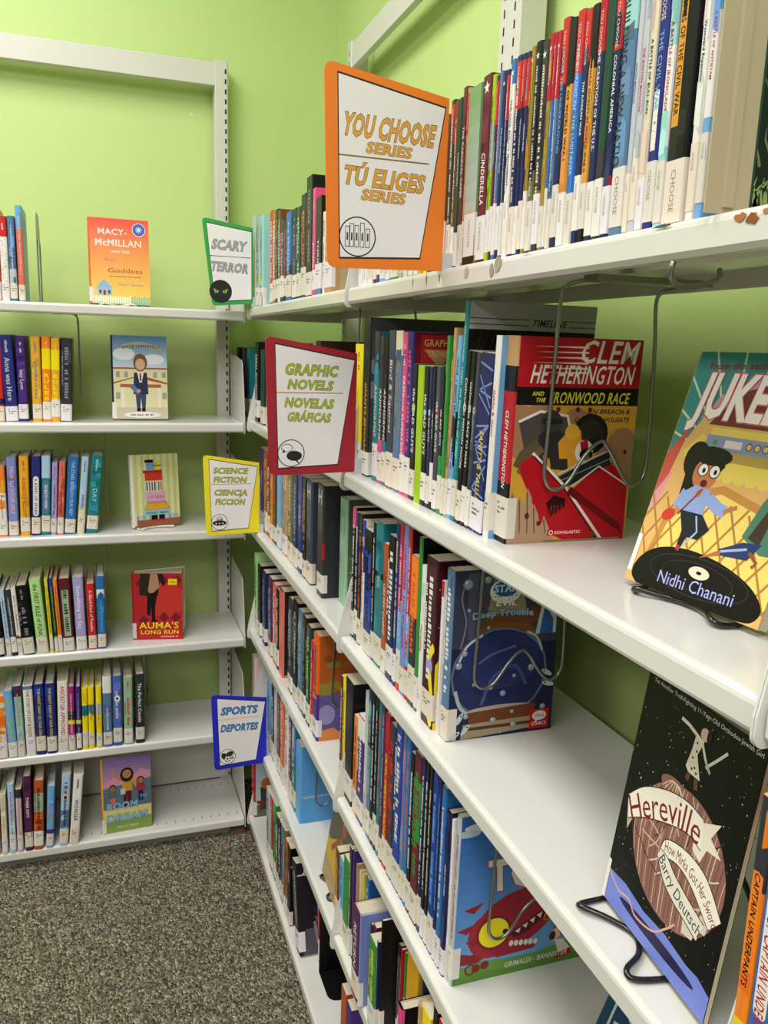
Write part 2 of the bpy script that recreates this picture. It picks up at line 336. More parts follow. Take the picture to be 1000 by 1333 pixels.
 (0.022, -1.2176, 0.0166, 0.179, 'black', 'the BAD GUYS', 'white', {'tb': 1, 'dot': 'blue'}),
 (0.022, -1.2327, 0.0108, 0.179, 'navy', 'the BAD GUYS', 'white', {'tb': 1, 'dot': 'aqua'}),
 (0.022, -1.244, 0.0093, 0.18, 'black', 'the BAD GUYS', 'white', {'tb': 1, 'dot': 'royal'}),
 (0.022, -1.2571, 0.0142, 0.18, 'slate', 'the BAD GUYS', 'white', {'tb': 1, 'dot': 'red'}),
 (0.022, -1.2711, 0.0113, 0.181, 'black', 'the BAD GUYS', 'white', {'tb': 1, 'b': [(0, 0.4, 'green')]}),
 (0.022, -1.2824, 0.0086, 0.217, 'green', 'InvestiGators', 'lime', {'tb': 1}),
 (0.022, -1.2922, 0.0085, 0.226, 'tan', '~', 'brown', {'lean': 0.04}),
 (0.022, -1.3035, 0.0119, 0.217, 'sky', '~', 'navy', {'lean': 0.055, 'b': [(0.3, 0.6, 'black')]}),
 (0.022, -1.3164, 0.0116, 0.256, 'teal', '~', 'aqua', {'lean': 0.062, 'cov': 'black', 'art': 'timeline', 'n': 'with TIMELINE cover'}),
 (0.022, -1.3307, 0.0124, 0.201, 'black', 'CatStronauts MISSION MOON', 'white', {'lean': 0.06, 'tb': 1, 'dot': 'silver'}),
 (0.022, -1.3441, 0.0121, 0.2, 'black', 'CatStronauts RACE TO MARS', 'white', {'lean': 0.06, 'tb': 1, 'dot': 'silver'}),
 (0.022, -1.3566, 0.0107, 0.199, 'slate', 'CatStronauts', 'sky', {'lean': 0.06, 'tb': 1, 'dot': 'silver'}),
 (0.022, -1.3805, 0.0328, 0.199, 'indigoink', 'SANITY & TALLULAH', 'mustardyellow', {'lean': 0.06, 'tb': 1, 'ta': (0.42, 0.9), 'lines': 'periwinkle', 'cov': 'indigoink', 'lw': 0.0}),
 (0.022, -1.407, 0.0124, 0.217, 'white', 'Gabby & Gator', 'crimson', {'lean': 0.035, 'ta': (0.2, 0.55), 'plain': 1, 'cov': 'sky'}),
 (0.03, -1.4269, 0.0275, 0.217, 'crimson', 'CLEM HETHERINGTON', 'white', {'lean': 0.02, 'd': 0.148, 'tb': 1, 'ta': (0.35, 0.73), 'plain': 1, 'b': [(0, 0.3, 'black'), (0.86, 1, 'tan'), (0.74, 0.86, 'black')], 'cov': 'crimson', 'art': 'ironwood', 'n': 'with race car cover', 'lw': 0.009}),
]),
'R3a':(3,[
 (0.022, -0.0804, 0.0446, 0.215, 'violet', 'SCIENCE', 'white', {}),
 (0.022, -0.1295, 0.0427, 0.215, 'rust', '~', 'yellow', {}),
 (0.022, -0.1715, 0.0309, 0.209, 'brown', '~', 'white', {}),
 (0.022, -0.207, 0.0299, 0.202, 'tangerine', '~', 'maroon', {}),
 (0.022, -0.2485, 0.0432, 0.204, 'black', '~', 'red', {}),
 (0.022, -0.309, 0.059, 0.191, 'sky', '~', 'sage', {}),
 (0.022, -0.3687, 0.0515, 0.2, 'tan', '~', 'teal', {'hc': 1}),
 (0.022, -0.421, 0.0448, 0.208, 'olive', '~', 'cream', {'hc': 1}),
 (0.022, -0.4745, 0.0464, 0.207, 'navy', '~', 'sky', {'hc': 1}),
 (0.022, -0.5217, 0.0405, 0.211, 'indigo', 'OAK', 'silver', {'hc': 1}),
 (0.022, -0.5614, 0.0318, 0.213, 'black', '~', 'mustard', {'hc': 1}),
 (0.022, -0.6237, 0.0857, 0.213, 'slate', 'H', 'silver', {'ta': (0.05, 0.2), 'cov': 'slate', 'n': 'with silver H', 'hc': 1}),
 (0.022, -0.713, 0.0805, 0.221, 'charcoal', 'H', 'silver', {'ta': (0.05, 0.2), 'cov': 'charcoal', 'b': [(0.35, 0.5, 'crimson')], 'n': 'with silver H and red', 'hc': 1}),
 (0.05, -0.7686, 0.0687, 0.205, 'sage', 'THE LOST', 'silver', {'cov': 'meadow', 'art': 'green_swirl', 'n': 'with misty green cover', 'lab': None, 'hc': 1}),
]),
'R3b':(3,[
 (0.018, -0.9323, 0.016, 0.223, 'black', '~', 'white', {'b': [(0.85, 1, 'pink')]}),
 (0.018, -0.9504, 0.0157, 0.218, 'navy', '~', 'white', {}),
 (0.018, -0.9691, 0.0174, 0.22, 'dkbrown', '~', 'orange', {}),
 (0.018, -0.9864, 0.0128, 0.213, 'white', '~', 'crimson', {'b': [(0.6, 1, 'royal')]}),
 (0.018, -1.0133, 0.0369, 0.202, 'royal', '~', 'black', {'b': [(0.55, 1, 'black')]}),
 (0.018, -1.0397, 0.0119, 0.22, 'black', '~', 'white', {}),
 (0.018, -1.0648, 0.0343, 0.226, 'teal', 'Salt ~', 'cream', {'b': [(0.62, 0.66, 'black')]}),
 (0.018, -1.0947, 0.0182, 0.2, 'rust', 'OH MY GODS!', 'white', {'tb': 1, 'ta': (0.3, 0.7)}),
 (0.018, -1.1215, 0.028, 0.218, 'navy', '~', 'white', {'b': [(0.7, 1, 'black')]}),
 (0.018, -1.144, 0.0135, 0.241, 'indigo', '~', 'yellow', {}),
 (0.018, -1.1598, 0.0149, 0.244, 'red', '~', 'ltblue', {'b': [(0.2, 0.55, 'sky')]}),
 (0.018, -1.1777, 0.0177, 0.245, 'periwinkle', '~', 'red', {}),
 (0.018, -1.1936, 0.011, 0.244, 'red', '~', 'white', {'b': [(0.2, 0.5, 'sky')], 'cov': 'darkmaroon'}),
 (0.018, -1.2128, 0.0243, 0.211, 'charcoal', '~', 'orange', {'b': [(0.6, 1, 'tangerine')]}),
 (0.018, -1.2323, 0.0118, 0.241, 'green', '', 'white', {'cov': 'black', 'n': 'with black cover'}),
 (0.018, -1.2468, 0.0143, 0.207, 'white', 'Hereville', 'crimson', {'ta': (0.35, 0.6)}),
 (0.018, -1.2745, 0.0383, 0.224, 'darkmaroon', '~', 'white', {'cov': 'darkmaroon', 'art': 'boldly', 'n': 'with yellow tentacle', 'lw': 0.03, 'tent': 1}),
 (0.02, -1.3048, 0.006, 0.203, 'white', '~', 'crimson', {'b': [(0.9, 1, 'red')]}),
 (0.024, -1.3185, 0.0214, 0.221, 'steel', '~', 'white', {'d': 0.148, 'art': 'jar', 'cov': 'indigoink', 'n': 'with glass jar cover', 'lw': 0.011}),
]),
'R4a':(4,[
 (0.016, -0.0273, 0.0424, 0.214, 'palegreen', '~', 'dkgreen', {'hc': 1}),
 (0.016, -0.0834, 0.0579, 0.198, 'black', '~', 'grey', {'hc': 1}),
 (0.016, -0.1615, 0.0759, 0.198, 'navy', '~', 'sky', {'hc': 1}),
 (0.016, -0.2327, 0.056, 0.204, 'plum', '~', 'ltblue', {'b': [(0.0, 0.0, 'blue')], 'hc': 1}),
 (0.016, -0.2827, 0.0341, 0.204, 'salmon', '~', 'white', {'hc': 1}),
 (0.016, -0.321, 0.0329, 0.2, 'black', '~', 'white', {'hc': 1}),
 (0.016, -0.3669, 0.0496, 0.213, 'salmon', '', 'white', {'cov': 'charcoal', 'art': 'red_hair', 'n': 'with red haired figure cover', 'lab': None, 'hc': 1}),
 (0.016, -0.4658, 0.0451, 0.221, 'charcoal', '~', 'silver', {'hc': 1}),
 (0.016, -0.5158, 0.0468, 0.231, 'black', '~', 'silver', {'tb': 1, 'hc': 1}),
 (0.016, -0.5616, 0.0372, 0.225, 'steel', '~', 'aqua', {'hc': 1}),
 (0.016, -0.5982, 0.0287, 0.223, 'dkbrown', '~', 'grey', {'hc': 1}),
 (0.016, -0.6368, 0.0344, 0.216, 'dkgreen', '~', 'palegreen', {'tb': 1, 'hc': 1}),
 (0.016, -0.6674, 0.02, 0.194, 'red', '~', 'white', {'hc': 1}),
 (0.016, -0.6999, 0.0385, 0.221, 'orange', '~', 'violet', {'cov': 'orange', 'art': 'orange_purple', 'b': [(0.0, 0.45, 'violet')], 'n': 'with orange and purple cover', 'hc': 1}),
]),
'R4b':(4,[
 (0.014, -0.8955, 0.0128, 0.212, 'maroon', '~', 'white', {}),
 (0.014, -0.912, 0.0151, 0.219, 'yellow', '~', 'black', {}),
 (0.014, -0.946, 0.0481, 0.224, 'black', '~', 'charcoal', {'cov': 'black', 'lw': 0.006}),
 (0.014, -0.9839, 0.0183, 0.177, 'tangerine', '~', 'black', {}),
 (0.014, -1.0129, 0.0352, 0.188, 'violet', '~', 'white', {'b': [(0.8, 1, 'white')]}),
 (0.014, -1.0401, 0.0148, 0.244, 'silver', '~', 'white', {}),
 (0.014, -1.0579, 0.0166, 0.265, 'steel', '~', 'lime', {'b': [(0.6, 1, 'navy')]}),
 (0.014, -1.0752, 0.0141, 0.266, 'black', '~', 'white', {}),
 (0.014, -1.0912, 0.0138, 0.27, 'black', '~', 'ltblue', {}),
 (0.014, -1.1068, 0.0135, 0.267, 'teal', '~', 'orange', {}),
 (0.014, -1.1221, 0.0132, 0.271, 'plum', '~', 'lilac', {}),
 (0.014, -1.1407, 0.0202, 0.251, 'crimson', 'CALVIN: AMERICAN PRISONER OF WAR', 'yellow', {'tb': 1, 'ta': (0.25, 0.97)}),
 (0.014, -1.1642, 0.0231, 0.245, 'charcoal', '~', 'red', {}),
 (0.014, -1.1919, 0.0289, 0.273, 'royal', '~', 'white', {}),
 (0.014, -1.2147, 0.0132, 0.268, 'steel', '~', 'pink', {}),
 (0.014, -1.2293, 0.0129, 0.266, 'blue', '~', 'orange', {}),
 (0.014, -1.2444, 0.0141, 0.242, 'black', '~', 'white', {}),
 (0.014, -1.2658, 0.0258, 0.251, 'maroon', '~', 'green', {'b': [(0.5, 0.85, 'green')]}),
 (0.014, -1.2861, 0.0117, 0.258, 'navy', '~', 'white', {}),
 (0.014, -1.2991, 0.0115, 0.259, 'black', '~', 'white', {}),
 (0.014, -1.3119, 0.0112, 0.257, 'black', '~', 'cream', {}),
 (0.014, -1.3271, 0.0164, 0.255, 'royal', '~', 'sky', {}),
 (0.014, -1.3414, 0.0094, 0.258, 'navy', '~', 'sky', {}),
 (0.014, -1.3539, 0.0131, 0.252, 'blue', '~', 'white', {}),
 (0.014, -1.3689, 0.0143, 0.227, 'indigoink', 'SPIKE VS STONE', 'white', {'tb': 1, 'cov': 'black', 'n': 'with black cover', 'hc': 1}),
 (0.016, -1.379, 0.006, 0.222, 'white', '~', 'crimson', {}),
 (0.018, -1.3876, 0.0111, 0.235, 'silver', '~', 'crimson', {'lean': 0.02, 'd': 0.2, 'art': 'red_beast', 'cov': 'blue', 'n': 'with red beast cover', 'lw': 0.009}),
]),
'R5a':(5,[
 (0.02, 0.0154, 0.0764, 0.174, 'offpink', '', 'white', {'cov': 'offpink', 'art': 'city', 'lab': None, 'n': 'with pink skyline cover', 'hc': 1}),
 (0.02, -0.2032, 0.0586, 0.187, 'sky', '~', 'navy', {'hc': 1}),
 (0.02, -0.253, 0.0307, 0.203, 'charcoal', '~', 'silver', {}),
 (0.02, -0.2882, 0.0297, 0.214, 'silver', '~', 'white', {}),
 (0.02, -0.3248, 0.0336, 0.225, 'brown', '~', 'tan', {}),
 (0.02, -0.3715, 0.0506, 0.243, 'orange', '~', 'white', {'hc': 1}),
 (0.02, -0.4189, 0.0352, 0.246, 'white', '~', 'dkgreen', {}),
 (0.02, -0.46, 0.0296, 0.221, 'maroon', '~', 'white', {}),
 (0.02, -0.4973, 0.0368, 0.229, 'teal', '~', 'white', {'b': [(0.5, 1, 'blue')]}),
 (0.02, -0.5618, 0.0843, 0.185, 'skyblue', '', 'white', {'cov': 'skyblue', 'art': 'frog', 'n': 'with dark frog cover', 'd': 0.15, 'lab': None, 'hc': 1}),
]),
'R5b':(5,[
 (0.012, -0.8998, 0.0225, 0.153, 'brown', '~', 'gold', {}),
 (0.012, -0.927, 0.0242, 0.152, 'sky', '~', 'teal', {}),
 (0.012, -0.9577, 0.0324, 0.172, 'green', '', 'white', {}),
 (0.012, -0.9811, 0.0134, 0.208, 'charcoal', '~', 'cream', {}),
 (0.014, -0.9938, 0.006, 0.21, 'violet', '~', 'lilac', {}),
 (0.018, -0.9998, 0.006, 0.188, 'tan', '~', 'red', {}),
 (0.022, -1.0057, 0.006, 0.179, 'cream', '~', 'red', {}),
 (0.026, -1.0117, 0.006, 0.175, 'mustardyellow', '~', 'blue', {}),
 (0.03, -1.023, 0.0164, 0.175, 'blue', '~', 'white', {}),
 (-0.006, -1.0756, 0.0387, 0.161, 'plum', 'RETURN', 'white', {'hc': 1}),
 (-0.006, -1.1008, 0.006, 0.168, 'periwinkle', 'NEXT TO NORMAL', 'white', {'hc': 1}),
 (0.01, -1.1077, 0.0076, 0.154, 'charcoal', '~', 'red', {}),
 (0.012, -1.1188, 0.0147, 0.159, 'maroon', '~', 'white', {}),
 (0, -1.1469, 0.0342, 0.156, 'green', '~', 'mustardyellow', {}),
 (0, -1.1689, 0.006, 0.172, 'navy', '~', 'cream', {}),
 (0.004, -1.1749, 0.006, 0.212, 'black', '', 'white', {'n': 'tall'}),
 (0.03, -1.1808, 0.006, 0.17, 'charcoal', '~', 'white', {}),
 (0.03, -1.1868, 0.006, 0.172, 'dkbrown', '~', 'white', {}),
 (0.03, -1.1928, 0.006, 0.17, 'crimson', '~', 'white', {}),
 (0.034, -1.1988, 0.006, 0.168, 'green', '', 'white', {'b': [(0.5, 0.54, 'white')], 'n': 'with white ribbon band'}),
 (0.036, -1.2243, 0.045, 0.18, 'gold', '', 'white', {'b': [(0.5, 0.54, 'white')], 'n': 'with white ribbon band'}),
 (0.04, -1.2559, 0.0082, 0.191, 'navy', 'N', 'gold', {'ta': (0.0, 0.3)}),
 (0.0, -1.2703, 0.0206, 0.147, 'pink', '', 'green', {'cov': 'black', 'n': 'with black cover', 'hc': 1}),
 (0.0, -1.3403, 0.0154, 0.21, 'tan', '~', 'white', {'hc': 1}),
 (0.0, -1.364, 0.0269, 0.219, 'yellow', '~', 'white', {}),
 (0, -1.3925, 0.0161, 0.248, 'black', '~', 'silver', {}),
 (0, -1.4149, 0.0241, 0.246, 'crimson', '~', 'white', {}),
]),
'R6a':(6,[
 (0.012, -0.0227, 0.0709, 0.188, 'crimson', '~', 'white', {'cov': 'silver', 'art': 'children', 'n': 'with two children drawn', 'd': 0.14, 'lw': 0.004, 'hc': 1}),
 (0.012, -0.2386, 0.0433, 0.20400000000000001, 'silver', '~', 'charcoal', {}),
 (0.012, -0.2812, 0.0314, 0.20800000000000002, 'crimson', '~', 'white', {}),
 (0.012, -0.3198, 0.0354, 0.21200000000000002, 'green', '~', 'black', {}),
 (0.012, -0.3571, 0.0294, 0.2, 'charcoal', '~', 'white', {}),
 (0.012, -0.3885, 0.0238, 0.20400000000000001, 'black', '~', 'white', {}),
 (0.012, -0.4167, 0.0232, 0.20800000000000002, 'steel', '~', 'navy', {}),
 (0.012, -0.4419, 0.0181, 0.21200000000000002, 'olive', '~', 'cream', {}),
 (0.012, -0.4665, 0.0222, 0.2, 'rust', '~', 'black', {}),
 (0.012, -0.4971, 0.0301, 0.20400000000000001, 'black', 'JAKE', 'white', {'cov': 'black', 'art': 'jake'}),
 (0.012, -0.6051, 0.0543, 0.205, 'black', '~', 'silver', {'cov': 'charcoal', 'art': 'leaning_comic', 'lean': -0.26, 'lw': 0.012, 'n': 'glossy and leaning'}),
]),
'R6b':(6,[
 (0.012, -0.9613, 0.031, 0.208, 'rust', '', 'white', {}),
 (0.012, -0.9952, 0.0295, 0.20400000000000001, 'violet', '', 'white', {}),
]),
}
ROWS_LEFT={
'L1':(1,[
 (0.02, -0.599, 0.0251, 0.217, 'orange', '', 'white', {'hc': 1}),
 (0.02, -0.5771, 0.0186, 0.194, 'white', 'wish', 'white', {'b': [(0.0, 0.0, 'white'), (0.76, 1, 'red')], 'ta': (0.02, 0.22), 'dots': 'red', 'tb': 1, 'hc': 1}),
 (0.02, -0.5594, 0.017, 0.196, 'steel', '~', 'ltblue', {'b': [(0.2, 0.38, 'silver')], 'hc': 1}),
 (0.02, -0.5415, 0.0154, 0.221, 'sky', '~', 'ltpink', {'b': [(0.17, 0.76, 'salmon')], 'hc': 1}),
]),
'L2':(2,[
 (0.04, -0.6118, 0.0295, 0.208, 'red', '~', 'salmon', {'b': [(0.2, 0.27, 'navy')], 'lab': 'side', 'hc': 1}),
 (0.04, -0.5804, 0.0298, 0.211, 'indigo', 'Anna was Here', 'silver', {'au': '~', 'hc': 1, 'lean': -0.031}),
 (0.04, -0.554, 0.023, 0.21, 'violet', 'Izzy Lyon', 'cream', {'au': '~', 'hc': 1}),
 (0.04, -0.522, 0.0232, 0.209, 'gold', 'a handful of stars', 'steel', {'au': '~', 'hc': 1, 'lean': 0.01}),
 (0.04, -0.4996, 0.0216, 0.21, 'tangerine', 'RULES', 'yellow', {'b': [(0.62, 0.86, 'yellow')], 'ta': (0.42, 0.76), 'au': '~', 'stack': 1, 'plain': 1, 'hc': 1, 'lean': 0.021}),
 (0.04, -0.4797, 0.0217, 0.207, 'gold', 'RULES', 'yellow', {'b': [(0.62, 0.86, 'yellow')], 'ta': (0.42, 0.76), 'au': '~', 'stack': 1, 'plain': 1, 'hc': 1, 'lean': 0.032}),
 (0.04, -0.4552, 0.0274, 0.208, 'charcoal', '~', 'grey', {'hc': 1, 'lean': 0.042}),
]),
'L3':(3,[
 (0.025, -0.6145, 0.0213, 0.18, 'tangerine', 'MISCALCULATIONS LIGHTNING G', 'black', {'b': [(0.2, 0.62, 'white'), (0.62, 0.8, 'gold')], 'ta': (0.4, 0.76), 'hc': 1}),
 (0.025, -0.5904, 0.0233, 0.203, 'periwinkle', 'TRUE TO YOUR SELF', 'ltpink', {'b': [(0.0, 0.0, 'pink')], 'tb': 1, 'hc': 1, 'lean': 0.011}),
 (0.025, -0.5635, 0.0235, 0.205, 'gold', 'HONESTLY ELLIOTT', 'red', {'au': '~', 'tb': 1, 'hc': 1, 'lean': 0.021}),
 (0.025, -0.539, 0.0218, 0.204, 'indigo', 'A KIND OF SPARK', 'navy', {'pl': (0.28, 0.72, 'white'), 'au': '~', 'hc': 1, 'lean': 0.043}),
 (0.025, -0.5153, 0.022, 0.206, 'teal', 'SEVENTH WISH', 'white', {'b': [(0.72, 1, 'ltblue')], 'pl': (0.3, 0.66, 'steel'), 'ta': (0.36, 0.66), 'hc': 1, 'lean': 0.042}),
 (0.025, -0.497, 0.0147, 0.188, 'lilac', '~', 'plum', {'au': '~', 'hc': 1, 'lean': 0.058}),
 (0.025, -0.4813, 0.0166, 0.19, 'salmon', '~', 'maroon', {'au': '~', 'hc': 1, 'lean': 0.069}),
 (0.025, -0.4581, 0.0261, 0.203, 'blue', 'THE STARS BENEATH OUR FEET', 'ltblue', {'hc': 1, 'lean': 0.085}),
 (0.025, -0.4319, 0.0188, 0.203, 'ltblue', 'SHADOW', 'black', {'ta': (0.4, 0.76), 'b': [(0.0, 0.35, 'cream')], 'au': '~', 'hc': 1, 'lean': 0.096}),
 (0.025, -0.4046, 0.0284, 0.207, 'teal', '~ DAY', 'aqua', {'au': '~', 'hc': 1, 'lean': 0.105}),
]),
'L4':(4,[
 (0.01, -0.6397, 0.0271, 0.184, 'black', '~', 'salmon', {'hc': 1, 'lean': -0.047}),
 (0.01, -0.6162, 0.0127, 0.179, 'ltblue', '~', 'navy', {'hc': 1, 'lean': -0.061}),
 (0.01, -0.6025, 0.0146, 0.178, 'charcoal', '~', 'silver', {'hc': 1, 'lean': -0.061}),
 (0.01, -0.5888, 0.0128, 0.183, 'white', '~', 'brown', {'b': [(0.22, 0.3, 'brown')], 'hc': 1, 'lean': -0.059}),
 (0.01, -0.5685, 0.0277, 0.188, 'black', '~', 'grey', {'au': '~', 'hc': 1, 'lean': -0.069}),
 (0.01, -0.5351, 0.028, 0.202, 'palegreen', 'the FIRST RULE of PUNK', 'maroon', {'tb': 1, 'hc': 1, 'lean': -0.064}),
 (0.01, -0.5127, 0.0094, 0.201, 'mustardyellow', '~', 'brown', {'b': [(0.83, 0.9, 'plum')], 'hc': 1, 'lean': -0.043}),
 (0.01, -0.5014, 0.0094, 0.204, 'dkgreen', '~', 'lime', {'b': [(0.0, 0.22, 'lime'), (0.83, 1, 'royal')], 'hc': 1, 'lean': -0.043}),
 (0.01, -0.491, 0.0113, 0.199, 'tangerine', '~', 'maroon', {'b': [(0.8, 0.9, 'pink')], 'hc': 1, 'lean': -0.044}),
 (0.01, -0.4711, 0.0285, 0.2, 'maroon', '~', 'dkgreen', {'pn': (0.22, 0.84, 'sage'), 'hc': 1, 'lean': -0.033}),
 (0.01, -0.4396, 0.0268, 0.202, 'lilac', 'Something to Say', 'white', {'hc': 1, 'lean': -0.021}),
 (0.01, -0.4117, 0.0213, 0.182, 'red', 'A Good Kind of Trouble', 'white', {'hc': 1, 'lean': -0.012}),
 (0.01, -0.3884, 0.0214, 0.201, 'blue', 'LOOK BOTH WAYS', 'sky', {'b': [(0.7, 0.82, 'white')], 'ta': (0.32, 0.76), 'hc': 1}),
]),
'L5':(5,[
 (0.005, -0.6489, 0.0314, 0.176, 'tangerine', 'OKAY FOR NOW', 'orange', {'b': [(0.1, 0.5, 'cream'), (0.7, 0.76, 'cream'), (0.82, 0.9, 'cream')], 'ta': (0.5, 0.8), 'hc': 1}),
 (0.005, -0.6202, 0.0224, 0.19, 'sky', '~', 'lime', {'hc': 1, 'lean': -0.034}),
 (0.005, -0.5996, 0.0188, 0.201, 'aqua', '~', 'salmon', {'b': [(0.85, 1, 'plum')], 'hc': 1, 'lean': -0.022}),
 (0.005, -0.5761, 0.0246, 0.198, 'white', 'THE STORY OF LOST & FOUND', 'brown', {'b': [(0.95, 1, 'steel')], 'hc': 1, 'lean': -0.011}),
 (0.005, -0.5514, 0.0247, 0.2, 'indigo', 'THE NIGHT DIARY OF YOUR DOGS', 'mustardyellow', {'b': [(0.82, 0.95, 'royal')], 'n': 'with royal blue top band', 'hc': 1}),
 (0.005, -0.5247, 0.0249, 0.199, 'indigo', 'THE NIGHT DIARY OF YOUR DOGS', 'mustardyellow', {'b': [(0.82, 0.95, 'royal')], 'n': 'with royal blue top band', 'hc': 1}),
 (0.005, -0.4968, 0.0271, 0.201, 'white', 'ANCESTOR APPROVED', 'red', {'hc': 1, 'lean': 0.022}),
 (0.005, -0.4745, 0.0175, 0.185, 'magenta', '~', 'ltpink', {'b': [(0.42, 0.48, 'yellow'), (0.48, 0.62, 'charcoal')], 'hc': 1, 'lean': 0.012}),
 (0.005, -0.4569, 0.0137, 0.183, 'violet', '~', 'lilac', {'b': [(0.42, 0.48, 'yellow'), (0.48, 0.62, 'charcoal')], 'hc': 1, 'lean': 0.012}),
 (0.005, -0.4403, 0.0157, 0.177, 'yellow', 'of the ~ life', 'black', {'b': [(0.55, 0.72, 'teal')], 'hc': 1, 'lean': 0.012}),
 (0.005, -0.4245, 0.0158, 0.178, 'yellow', 'of the dark dear', 'black', {'b': [(0.55, 0.72, 'steel')], 'hc': 1, 'lean': 0.012}),
 (0.005, -0.4047, 0.0159, 0.178, 'yellow', 'of the peach tree', 'black', {'b': [(0.55, 0.72, 'silver')], 'hc': 1, 'lean': 0.012}),
 (0.005, -0.3828, 0.024, 0.206, 'steel', 'GOODBYE STRANGER', 'white', {'b': [(0.76, 1, 'white')], 'ta': (0.44, 0.76), 'hc': 1, 'lean': 0.011}),
 (0.005, -0.3568, 0.0241, 0.203, 'periwinkleblue', 'just like jackie', 'white', {'dot': 'white', 'hc': 1, 'lean': 0.011}),
 (0.005, -0.3285, 0.0243, 0.196, 'sage', '~', 'red', {'au': '~', 'hc': 1, 'lean': 0.011}),
 (0.005, -0.2979, 0.0246, 0.202, 'charcoal', 'The Perfect Cousin', 'white', {'hc': 1, 'lean': 0.011}),
]),
'L6':(6,[
 (0, -0.6764, 0.0207, 0.207, 'cream', '', 'grey', {'hc': 1, 'lean': 0.021}),
 (0, -0.6547, 0.0151, 0.177, 'cream', 'Love Ruby Lavender', 'salmon', {'au': '~', 'hc': 1, 'lean': 0.012}),
 (0, -0.6348, 0.0171, 0.203, 'ltblue', '~', 'red', {'hc': 1, 'lean': 0.011}),
 (0, -0.6167, 0.0153, 0.185, 'offpink', '~', 'grey', {'b': [(0.86, 1, 'charcoal')], 'hc': 1, 'lean': 0.012}),
 (0, -0.5946, 0.0212, 0.219, 'plum', 'THREE KEYS', 'white', {'tb': 1, 'hc': 1, 'lean': 0.01}),
 (0, -0.5714, 0.0252, 0.203, 'rust', '~', 'maroon', {'b': [(0.55, 0.82, 'sage'), (0.3, 0.55, 'orange')], 'hc': 1, 'lean': 0.043}),
 (0, -0.5432, 0.0195, 0.182, 'sky', 'PRETTIEST', 'pink', {'b': [(0.15, 0.3, 'violet')], 'hc': 1, 'lean': 0.059}),
 (0, -0.5079, 0.0237, 0.211, 'ltblue', '~', 'navy', {'b': [(0.25, 0.5, 'steel')], 'dot': 'ltpink', 'hc': 1, 'lean': 0.072}),
 (0, -0.4812, 0.0258, 0.205, 'white', 'WONDER', 'black', {'tb': 1, 'ta': (0.35, 0.66), 'au': '~', 'hc': 1, 'lean': 0.095}),
]),
}
FACE_OUT=[
 (1, -0.3883, 0.05, 0.1466, 0.2112, 0.022, -90.0, 0.12, 'orange', 'rain', 'face-out sunset coloured book with house and white picket fence', {}),
 (2, -0.3424, 0.07, 0.1404, 0.2154, 0.022, -90.0, 0.06, 'navy', 'school', 'face-out pale blue book with schoolgirl before a school', {}),
 (3, -0.2991, 0.0462, 0.1306, 0.1947, 0.02, -74.1, 0.08, 'white', 'gifts', 'face-out pale green striped book with stacked gift boxes', {}),
 (4, -0.3088, 0.0599, 0.1347, 0.1892, 0.028, -101.1, 0, 'crimson', 'run', 'face-out red book with yellow title and dark legs', {'fan': 0.055}),
 (6, -0.4058, 0.0225, 0.1344, 0.2279, 0.03, -86.0, 0, 'gold', 'dream', 'face-out purple sky book with three children', {'fan': 0.035}),
]


# ------------------------------------------------------------------ shelving
BAY = 0.914
DEPTH = 0.25
def arc2(cx, cy, r, a0, a1, n=6):
    return [(cx + r*math.cos(R(a0 + (a1-a0)*k/n)), cy + r*math.sin(R(a0 + (a1-a0)*k/n))) for k in range(n+1)]
LIP = ([(DEPTH, 0)] + [(.006 - .006*math.sin(R(a)), -.006 + .006*math.cos(R(a))) for a in (0, 30, 60, 90)] +
       [(0, -.021), (.003, -.025), (.013, -.025), (.013, -.022), (.004, -.022), (.004, -.006), (.008, -.002), (DEPTH-.003, -.002), (DEPTH-.003, -.02), (DEPTH, -.02)])
BRK = ([(DEPTH, -.03), (.004, -.03)] + arc2(.003, -.022, .0085, 250, 180, 4) + [(-.0055, -.01), (.0, .02), (.018, .1), (.03, .135)] + arc2(.058, .137, .028, 165, 90, 5) + [(.12, .172), (DEPTH, .178)])
